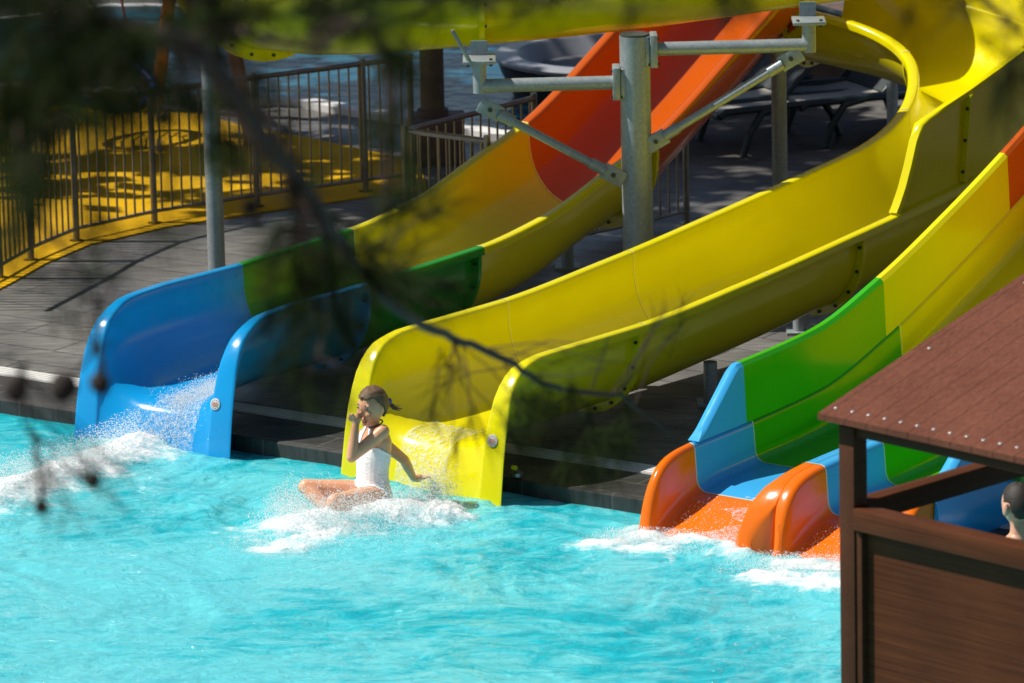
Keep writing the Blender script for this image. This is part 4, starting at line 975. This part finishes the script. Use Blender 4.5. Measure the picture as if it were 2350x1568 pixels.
# ------------------------------------------------------------------ splashes
ico = bmesh.new(); bmesh.ops.create_icosphere(ico, subdivisions=1, radius=1); IV = np.array([v.co[:] for v in ico.verts]); IF = np.array([[v.index for v in f.verts] for f in ico.faces]); ico.free()
ico = bmesh.new(); bmesh.ops.create_icosphere(ico, subdivisions=3, radius=1); IV3 = np.array([v.co[:] for v in ico.verts]); IF3 = np.array([[v.index for v in f.verts] for f in ico.faces]); ico.free()
rs = np.random.RandomState(11)
OV = np.array([[1, 0, 0], [-1, 0, 0], [0, 1, 0], [0, -1, 0], [0, 0, 1], [0, 0, -1]], float); OF_ = np.array([[0, 2, 4], [2, 1, 4], [1, 3, 4], [3, 0, 4], [2, 0, 5], [1, 2, 5], [3, 1, 5], [0, 3, 5]])
def splash(name, P, R, vel, label):
    """many fine droplets, each drawn out along its flight"""
    P = np.asarray(P, float); R = np.asarray(R, float); N = len(P); d = np.array(vel, float)[None]+rs.randn(N, 3)*np.array([.5, .5, .6]); d /= np.linalg.norm(d, axis=1)[:, None]
    st = 1+2.2*rs.rand(N)**2; k = OV[None]*R[:, None, None]; al = (k*d[:, None]).sum(-1, keepdims=True); k = k+al*d[:, None]*(st-1)[:, None, None]; V = (k+P[:, None]).reshape(-1, 3)
    Fc = (OF_[None]+6*np.arange(N)[:, None, None]).reshape(-1, 3)
    me = bpy.data.meshes.new(name); me.vertices.add(len(V)); me.vertices.foreach_set('co', V.reshape(-1)); me.loops.add(len(Fc)*3); me.loops.foreach_set('vertex_index', Fc.reshape(-1).astype(np.int32)); me.polygons.add(len(Fc)); me.polygons.foreach_set('loop_start', np.arange(0, len(Fc)*3, 3, dtype=np.int32)); me.update(calc_edges=True)
    me.polygons.foreach_set('use_smooth', [True]*len(Fc)); me.materials.append(FOAM)
    o = bpy.data.objects.new(name, me); col.objects.link(o); tag(o, label, 'splash', None, 'stuff'); return o
def drops(line, n, spread, height, rmin, rmax, up=1.6):
    S = np.array([list(at_z(x, y, 0)) for x, y in line]); i = rs.randint(len(S)-1, size=n); t = rs.rand(n)[:, None]; c = S[i]*(1-t)+S[i+1]*t
    clump = rs.randn(max(8, n//60), 2)*spread; g = clump[rs.randint(len(clump), size=n)]*.75+rs.randn(n, 2)*spread*.45
    h = height*rs.rand(n)**up*np.exp(-(g**2).sum(1)/(2*(spread*1.3)**2)); c[:, :2] += g; c[:, 2] = np.maximum(-.003, h+.006); return c, rmin+(rmax-rmin)*rs.rand(n)**4
def heaps(line, n, spread, size, flat, rise=0):
    out = []; seg_ = [np.array(at_z(x, y, 0)) for x, y in line]
    for _ in range(n):
        i = rs.randint(len(seg_)-1); t = rs.rand(); c = seg_[i]*(1-t)+seg_[i+1]*t; g = rs.randn(2)*spread; s = size*(.5+rs.rand()*.8)
        out.append(((c[0]+g[0], c[1]+g[1], rise*rs.rand()), (s*1.3, s, s*flat), rs.rand()*3))
    return out
cat = np.concatenate
A = [drops([(640, 1216), (760, 1220), (880, 1206), (1010, 1180)], 40000, .115, .22, .0005, .0032, 1.4), drops([(650, 1200), (760, 1206), (860, 1200)], 7000, .08, .30, .0006, .0036, 2.2),
     drops([(560, 1250), (700, 1258), (1000, 1210)], 6000, .16, .06, .0006, .003), drops([(690, 1160), (650, 1185), (640, 1200)], 3500, .07, .20, .0006, .003, 1.3), drops([(900, 1190), (970, 1180), (1030, 1170)], 5000, .08, .16, .0006, .0026, 1.2)]
hc_ = np.array(G(1500, 1060, .30)); n_ = 9000; q_ = rs.randn(n_, 3)*np.array([.075, .07, .06]); A.append((hc_+q_+np.array([.02, 0, -.02]), .0005+.0022*rs.rand(n_)**4))
splash('splash', cat([a_[0] for a_ in A]), cat([a_[1] for a_ in A]), (-.5, -.2, .7), 'white splash thrown up around the girl landing in the pool')
A = [drops([(350, 1012), (200, 1078), (20, 1135), (-160, 1190)], 52000, .115, .24, .0005, .0032, 1.3), drops([(430, 960), (380, 985), (350, 1005), (300, 1030)], 9000, .06, .20, .0006, .003, 1.2)]
splash('splash', cat([a_[0] for a_ in A]), cat([a_[1] for a_ in A]), (-1, -.5, .5), 'long white wake of spray running from the blue slide mouth')
p1, r1_ = drops([(1400, 1244), (1480, 1244), (1580, 1252), (1690, 1268)], 16000, .09, .08, .0006, .003)
splash('splash', p1, r1_, (-.5, -.8, .5), 'foam line under the left orange slide mouth')
p1, r1_ = drops([(1740, 1308), (1830, 1312), (1930, 1322), (2020, 1345)], 20000, .14, .09, .0006, .003)
splash('splash', p1, r1_, (-.5, -.8, .5), 'foam patch under the right orange slide mouth beside the hut')
# thin water running out of the slides: films lying on the slide floors
def film(F, q0, q1, c0, c1, name, label, amp=.004):
    mb = MB(); rings = []; N = 26
    for i in range(N+1):
        q = q0+(q1-q0)*i/N; P, n, a = F.path(q); top = u_loop(F.W(q), F.zf(q), F.zl(q), F.zr(q), F.lipL(q), F.lipR(q), F.rx, only_top=True)[7:-7]
        cs = [t[0] for t in top]; zs = [t[1] for t in top]; row = []
        for k in range(15):
            c = c0(q)+(c1(q)-c0(q))*k/14; z = float(np.interp(c, cs, zs)); row.append(Vector((P.x+n.x*c, P.y+n.y*c, z+.007+amp*math.sin(k*2.3+i*1.1)*(0 < k < 14))))
        rings.append(row)
    mb.loft(rings, cap=False, closed=False); return tag(mb.build(name, SHEET, fixn=False), label, 'water', None, 'stuff')
film(BF, .02, .75, lambda q: .40+.10*min(1, q/.6), lambda q: .78, 'running_water', 'water streaming out over the lip of the blue slide')
film(YF, .02, .42, lambda q: .30, lambda q: .66, 'running_water', 'thin water running over the lip of the yellow slide')
for i, (ca, cb, lb) in enumerate(((.46, .72, 'water film sliding down the left orange mouth'), (.40, .62, 'water film sliding down the right orange mouth'))):
    mb = MB(); rings = []
    for k in range(22):
        q = -.03+.48*k/21; f = min(zfl(q), zt(q)-.02); P = mo+ma*q; fl = min(1, max(0, 1-q/.34))
        rings.append([P+mn_*(i*LW+ca+.07*math.sin(k*.8+i)+.04*math.sin(k*2.1)+(cb-.10*fl**1.3-ca-.07*math.sin(k*.8+i)-.04*math.sin(k*2.1))*j/12)+Vector((0, 0, f+.006+.004*math.sin(j*2.1+k*1.3))) for j in range(13)])
    mb.loft(rings, cap=False, closed=False); tag(mb.build('running_water', SHEET, fixn=False), lb, 'water', None, 'stuff')
P_ = []; R_ = []
for _ in range(16000):
    q = .02+.80*rs.rand(); P, n, a = BF.path(q); c = .60+.05*q+.085*rs.randn()+.03*math.sin(q*21); top = u_loop(BF.W(q), BF.zf(q), BF.zl(q), BF.zr(q), BF.lipL(q), BF.lipR(q), BF.rx, only_top=True)[7:-7]
    z = float(np.interp(c, [t[0] for t in top], [t[1] for t in top])); P_.append((P.x+n.x*c, P.y+n.y*c, z+.006+.06*rs.rand()**3)); R_.append(.0006+.0022*rs.rand()**2)
splash('spray', P_, R_, (-.5, -.7, .1), 'white spray rushing down the floor of the blue slide mouth')
# spray beads on the orange mouths
for i, lb in ((0, 'spray beads bouncing on the left orange slide mouth'), (1, 'spray beads bouncing on the right orange slide mouth')):
    P_ = []; R_ = []
    for _ in range(1500):
        q = -.02+.38*rs.rand()**1.8; fl = min(1, max(0, 1-q/.34)); c = i*LW+.15+(LW-.28-.08*fl**1.3-.11*i)*rs.rand(); p = mo+ma*q+mn_*c; f = min(zfl(q), zt(q)-.02); P_.append((p.x, p.y, f+.004+.03*rs.rand()**4)); R_.append(.0008+.0024*rs.rand()**3)
    splash('spray', P_, R_, (-.5, -.8, .2), lb)

# ------------------------------------------------------------------ pine tree in the foreground
tr0 = Vector((-2.3, 12.2, DZ)); pine = thing('pine_tree', 'near pine tree, its dark out-of-focus boughs and cones hanging across the view', 'tree', tr0)
mb = MB(); mb.tube([tr0, tr0+Vector((.05, .05, 2)), tr0+Vector((.0, .1, 5)), tr0+Vector((.1, .0, 8)), tr0+Vector((.12, .05, 10.5))], [.24, .2, .17, .12, .05], 16); mb.build('trunk', BARK, pine, tr0)
def pd(x, y, d):
    return Vector((0, 0, CAM_H))+ray(x, y)*d
def bough(pts, r0, r1, name='bough'):
    P = [pd(*p) if not isinstance(p, Vector) else p for p in pts]; Q = []
    for i in range(len(P)-1):
        p0 = P[max(i-1, 0)]; p1 = P[i]; p2 = P[i+1]; p3 = P[min(i+2, len(P)-1)]
        for k in range(4):
            t = k/4; Q.append(.5*((2*p1)+(p2-p0)*t+(2*p0-5*p1+4*p2-p3)*t*t+(3*p1-p0-3*p2+p3)*t**3))
    Q.append(P[-1]); n = len(Q); mb = MB(); mb.tube([q+Vector((random.gauss(0, 1), random.gauss(0, 1), random.gauss(0, 1)))*.003 for q in Q], [r0+(r1-r0)*i/(n-1) for i in range(n)], 8)
    mb.build(name, BARK, pine, tr0); return Q
main = bough([tr0+Vector((.05, .05, 6.6)), (120, 10, 11.2), (400, 90, 11.2), (480, 150, 11.4), (600, 300, 11.9), (700, 440, 12.6), (800, 590, 13.8), (900, 700, 15.4), (1000, 760, 16.9), (1080, 790, 18), (1180, 840, 18.5), (1250, 880, 18.8), (1330, 902, 19), (1420, 905, 19.2)], .025, .007)
tw = bough([(1420, 905, 19.2), (1500, 965, 19.4), (1560, 1020, 19.5)], .007, .004)
arch = bough([(400, 100, 12.4), (470, 78, 12.0), (560, 72, 11.8), (640, 92, 11.6), (720, 120, 11.6)], .016, .006)
topb = bough([tr0+Vector((.08, .02, 7.6)), (200, -160, 11.6), (600, -60, 11.8), (1000, -20, 12), (1450, -40, 12.4), (2100, -60, 12.5), (2330, 60, 12.6)], .03, .008)
leftb = bough([tr0+Vector((.0, .1, 5.2)), (-60, 300, 11.2), (60, 480, 11.8), (200, 640, 12.4), (230, 800, 12.8), (240, 870, 13)], .008, .002)
low = bough([tr0+Vector((.0, .1, 4.4)), (-80, 840, 12.4), (60, 980, 13), (180, 1090, 13.4), (230, 1130, 13.5)], .005, .002)
mid = bough([(700, 440, 12.6), (740, 540, 12.9), (760, 680, 13.6), (730, 820, 13.4)], .010, .004)
hang = bough([(720, 120, 11.6), (850, 60, 12.4), (895, 220, 12.8), (890, 380, 13.0), (880, 480, 13.2)], .010, .003)
# needles: thin ribbons in tufts
NV = []; NF = []
def tuft(c, axis, n, ln, spread=.9, along=.10, w=.0016):
    axis = axis.normalized(); ref = Vector((0, 0, 1)) if abs(axis.z) < .9 else Vector((1, 0, 0)); a = axis.cross(ref).normalized(); b = axis.cross(a)
    for _ in range(n):
        ph = random.random()*2*PI; op = math.radians(random.uniform(12, 62))*spread; base = c-axis*along*random.random()
        d = axis*math.cos(op)+(a*math.cos(ph)+b*math.sin(ph))*math.sin(op); L = ln*random.uniform(.6, 1.1)
        p1 = base+d*L*.5; p2 = base+d*L+Vector((0, 0, -L*L*random.uniform(.2, 1.2))); sd = d.cross(Vector((random.gauss(0, 1), random.gauss(0, 1), random.gauss(0, 1)))).normalized()*w*.5
        o = len(NV); NV.extend([base-sd, base+sd, p1-sd, p1+sd, p2]); NF.append((o, o+1, o+3, o+2)); NF.append((o+2, o+3, o+4))
twigs = MB()
def tufts(n, box, d, cnt, ln, src=None, w=.0018, jit=1):
    x0, y0, x1, y1 = box
    for _ in range(n):
        x = random.uniform(x0, x1); y = random.uniform(y0, y1); dd = random.uniform(*d); c = pd(x, y, dd)
        if src:
            q = min(src, key=lambda s_: (s_-c).length); ax = (c-q); ax = ax if ax.length > .03 else Vector((.3, -.2, -.9))
            m1 = q.lerp(c, .5)+Vector((random.gauss(0, .02), random.gauss(0, .02), random.gauss(0, .02)+.02)); twigs.tube([q, m1, c], [.003, .0022, .0015], 5)
        else: ax = Vector((random.gauss(.3, .5), random.gauss(0, .5), random.gauss(-.6, .5)))
        tuft(c, ax+Vector((random.gauss(0, .3), random.gauss(0, .3), random.gauss(-.2, .3)))*ax.length, cnt, ln, 1.0, .1, w)
tufts(74, (-80, -60, 320, 300), (10.4, 12.0), 80, .14, leftb+main[:10], .002)          # dense dark corner
tufts(16, (-80, 250, 150, 620), (10.8, 12.0), 50, .14, leftb, .002)
tufts(22, (280, 0, 520, 250), (11.3, 12.8), 60, .13, main, .002)
tufts(44, (420, -60, 1000, 70), (11.2, 12.8), 50, .13, arch+topb)
tufts(26, (950, -70, 1760, 40), (11.6, 12.8), 42, .13, topb)
tufts(5, (2040, -60, 2340, 150), (12, 13), 34, .14, topb)
tufts(6, (2290, -20, 2380, 260), (12, 13), 50, .14, topb)
tufts(15, (470, 170, 720, 420), (12.2, 14.0), 46, .13, main, .002)
tufts(22, (590, 480, 880, 930), (12.2, 14.2), 56, .14, mid+main, .0022)
tufts(5, (640, 600, 820, 860), (12.2, 13.2), 60, .14, mid+main, .0022)
tufts(5, (590, 540, 700, 760), (12.4, 13.6), 46, .14, mid+main, .002)
tufts(13, (840, 80, 940, 490), (12.4, 13.6), 50, .13, hang, .002)
tufts(16, (900, 420, 1060, 720), (13.5, 15.5), 40, .13, main, .002)
tufts(30, (20, 220, 420, 560), (10.6, 12), 26, .14, None, .002)
tufts(9, (950, 820, 1230, 1050), (17.3, 18.6), 34, .14, main, .0018)
tufts(22, (1200, 890, 1440, 1130), (15.5, 17.6), 36, .14, None, .002)
tufts(5, (1420, 690, 1580, 760), (18.8, 19.4), 12, .12, main+tw)
tufts(5, (1180, 740, 1420, 850), (18.0, 19.0), 9, .10, main+tw)
tufts(5, (1280, 1060, 1440, 1180), (16, 17.5), 12, .13, None)
tufts(12, (80, 560, 300, 800), (12, 13), 18, .12, leftb)
tufts(8, (20, 1080, 330, 1240), (12.4, 13.4), 18, .14, low)
tufts(3, (150, 1000, 260, 1100), (12.6, 13.4), 10, .13, low)
_o = len(NV); NV += [Vector(v) for v in twigs.v]; _nf = len(NF); NF += [tuple(i+_o for i in f) for f in twigs.f]
nm_ = bpy.data.meshes.new('foliage'); nm_.from_pydata([tuple(v-tr0) for v in NV], [], NF); nm_.materials.append(NEEDLE); nm_.materials.append(BARK)
nm_.polygons.foreach_set('material_index', [0]*_nf+[1]*(len(NF)-_nf))
no_ = bpy.data.objects.new('foliage', nm_); col.objects.link(no_); no_.parent = pine; no_['kind'] = 'stuff'
def cone_mesh(c, r, L):
    mb = MB(); ax = Vector((random.gauss(0, .2), random.gauss(0, .2), -1)).normalized(); a = ax.orthogonal().normalized(); b = ax.cross(a); n = 16; rings = []
    for i in range(13):
        t = i/12; rr = r*(math.sin(PI*min(1, .12+t*.86))**.7)*(1+.12*(i % 2)); rings.append([c+ax*(t-.5)*L+(a*math.cos(2*PI*k/n)+b*math.sin(2*PI*k/n))*rr*(1+.10*((k+i) % 2)) for k in range(n)])
    mb.loft(rings); return mb.build('pine_cone', CONE, pine, tr0, angle=20)
for x, y, d, r in ((36, 895, 12.8, .026), (146, 890, 13, .029), (230, 882, 13.1, .022), (376, 272, 11.6, .017), (575, 480, 12.2, .016), (212, 1105, 13.4, .017), (95, 1165, 13.4, .016), (365, 340, 13.2, .012)): cone_mesh(pd(x, y, d), r, r*2.4)
for A, B in (((230, 790, 12.8), (146, 880, 13)), ((60, 830, 12.5), (36, 880, 12.8)), ((235, 830, 12.9), (230, 870, 13.1)), ((440, 120, 11.3), (376, 262, 11.6)), ((600, 300, 11.9), (575, 468, 12.2)), ((180, 1090, 13.4), (212, 1096, 13.4)), ((80, 1000, 13.1), (95, 1155, 13.4))):
    bough([A, tuple((p+q)/2+random.uniform(-6, 6)*(i < 2) for i, (p, q) in enumerate(zip(A, B))), B], .006, .003, 'stalk')

# ------------------------------------------------------------------ shade trees beyond the left and rear edge of the picture
def shade_tree(x, y, h, r, label, n=2600, zc=.62, fl=.45):
    o = Vector((x, y, DZ)); t = thing('tree', label, 'tree', o)
    mb = MB(); mb.tube([o, o+Vector((.05, 0, h*.35)), o+Vector((0, .06, h*.7)), o+Vector((.05, .05, h*.95))], [.2, .16, .1, .03], 12)
    for k in range(9):
        a = k*2.4; s = o+Vector((0, 0, h*(.4+.05*k))); e = o+Vector((math.cos(a)*r*.8, math.sin(a)*r*.8, h*(zc+.03*k-.1))); mb.tube([s, s.lerp(e, .5)+Vector((0, 0, .15)), e], [.07, .045, .015], 7)
    mb.build('trunk', BARK, t, o)
    V = []; Fs = []; cl = [(o+Vector((0, 0, h*zc))+Vector((random.gauss(0, r*.5), random.gauss(0, r*.5), random.gauss(0, h*fl*.25)))) for _ in range(46)]
    for _ in range(n):
        c = random.choice(cl)+Vector((random.gauss(0, .22), random.gauss(0, .22), random.gauss(0, .16))); s = random.uniform(.10, .22); u = Vector((random.gauss(0, 1), random.gauss(0, 1), random.gauss(0, .6))).normalized(); w = u.orthogonal().normalized()
        i = len(V); V += [c-u*s, c+w*s*.5, c+u*s, c-w*s*.5]; Fs.append((i, i+1, i+2, i+3))
    m = MB(); m.add(V, Fs); m.build('crown', LEAF, t, o, smooth=False, fixn=False)
shade_tree(-5.4, 41.9, 8.6, 3.1, 'big leafy tree standing beyond the left edge of the playground', 2100)
shade_tree(-4.9, 39.4, 9.6, 2.4, 'tall leafy tree at the left of the playground swing', 2300, .72)

# ------------------------------------------------------------------ light
SUN_EL = math.radians(52); SD = Vector((-.98, .09, 0)).normalized()
sdir = Vector((SD.x*math.cos(SUN_EL), SD.y*math.cos(SUN_EL), math.sin(SUN_EL)))
sl = bpy.data.lights.new('sun', 'SUN'); so_ = bpy.data.objects.new('sun', sl); col.objects.link(so_)
sl.energy = 4.7; sl.angle = math.radians(.55); sl.color = (1.0, .95, .87)
so_.rotation_euler = (-sdir).to_track_quat('-Z', 'Y').to_euler(); so_.location = sdir*60
w = bpy.data.worlds.new('World'); scene.world = w; w.use_nodes = True; nt = w.node_tree
sky = nt.nodes.new('ShaderNodeTexSky'); sky.sky_type = 'NISHITA'; sky.sun_disc = False; sky.sun_elevation = SUN_EL; sky.sun_rotation = math.atan2(SD.x, SD.y) % (2*PI)
bgn = nt.nodes['Background']; nt.links.new(sky.outputs[0], bgn.inputs[0]); bgn.inputs[1].default_value = .05
scene.view_settings.view_transform = 'Standard'; scene.view_settings.look = 'None'; scene.view_settings.exposure = 0.40; scene.view_settings.gamma = 1
scene.render.engine = 'CYCLES'; scene.cycles.use_denoising = True
try: scene.cycles.denoiser = 'OPENIMAGEDENOISE'
except Exception: pass
scene.cycles.max_bounces = 6; scene.cycles.sample_clamp_indirect = 4; scene.cycles.caustics_reflective = False; scene.cycles.caustics_refractive = False
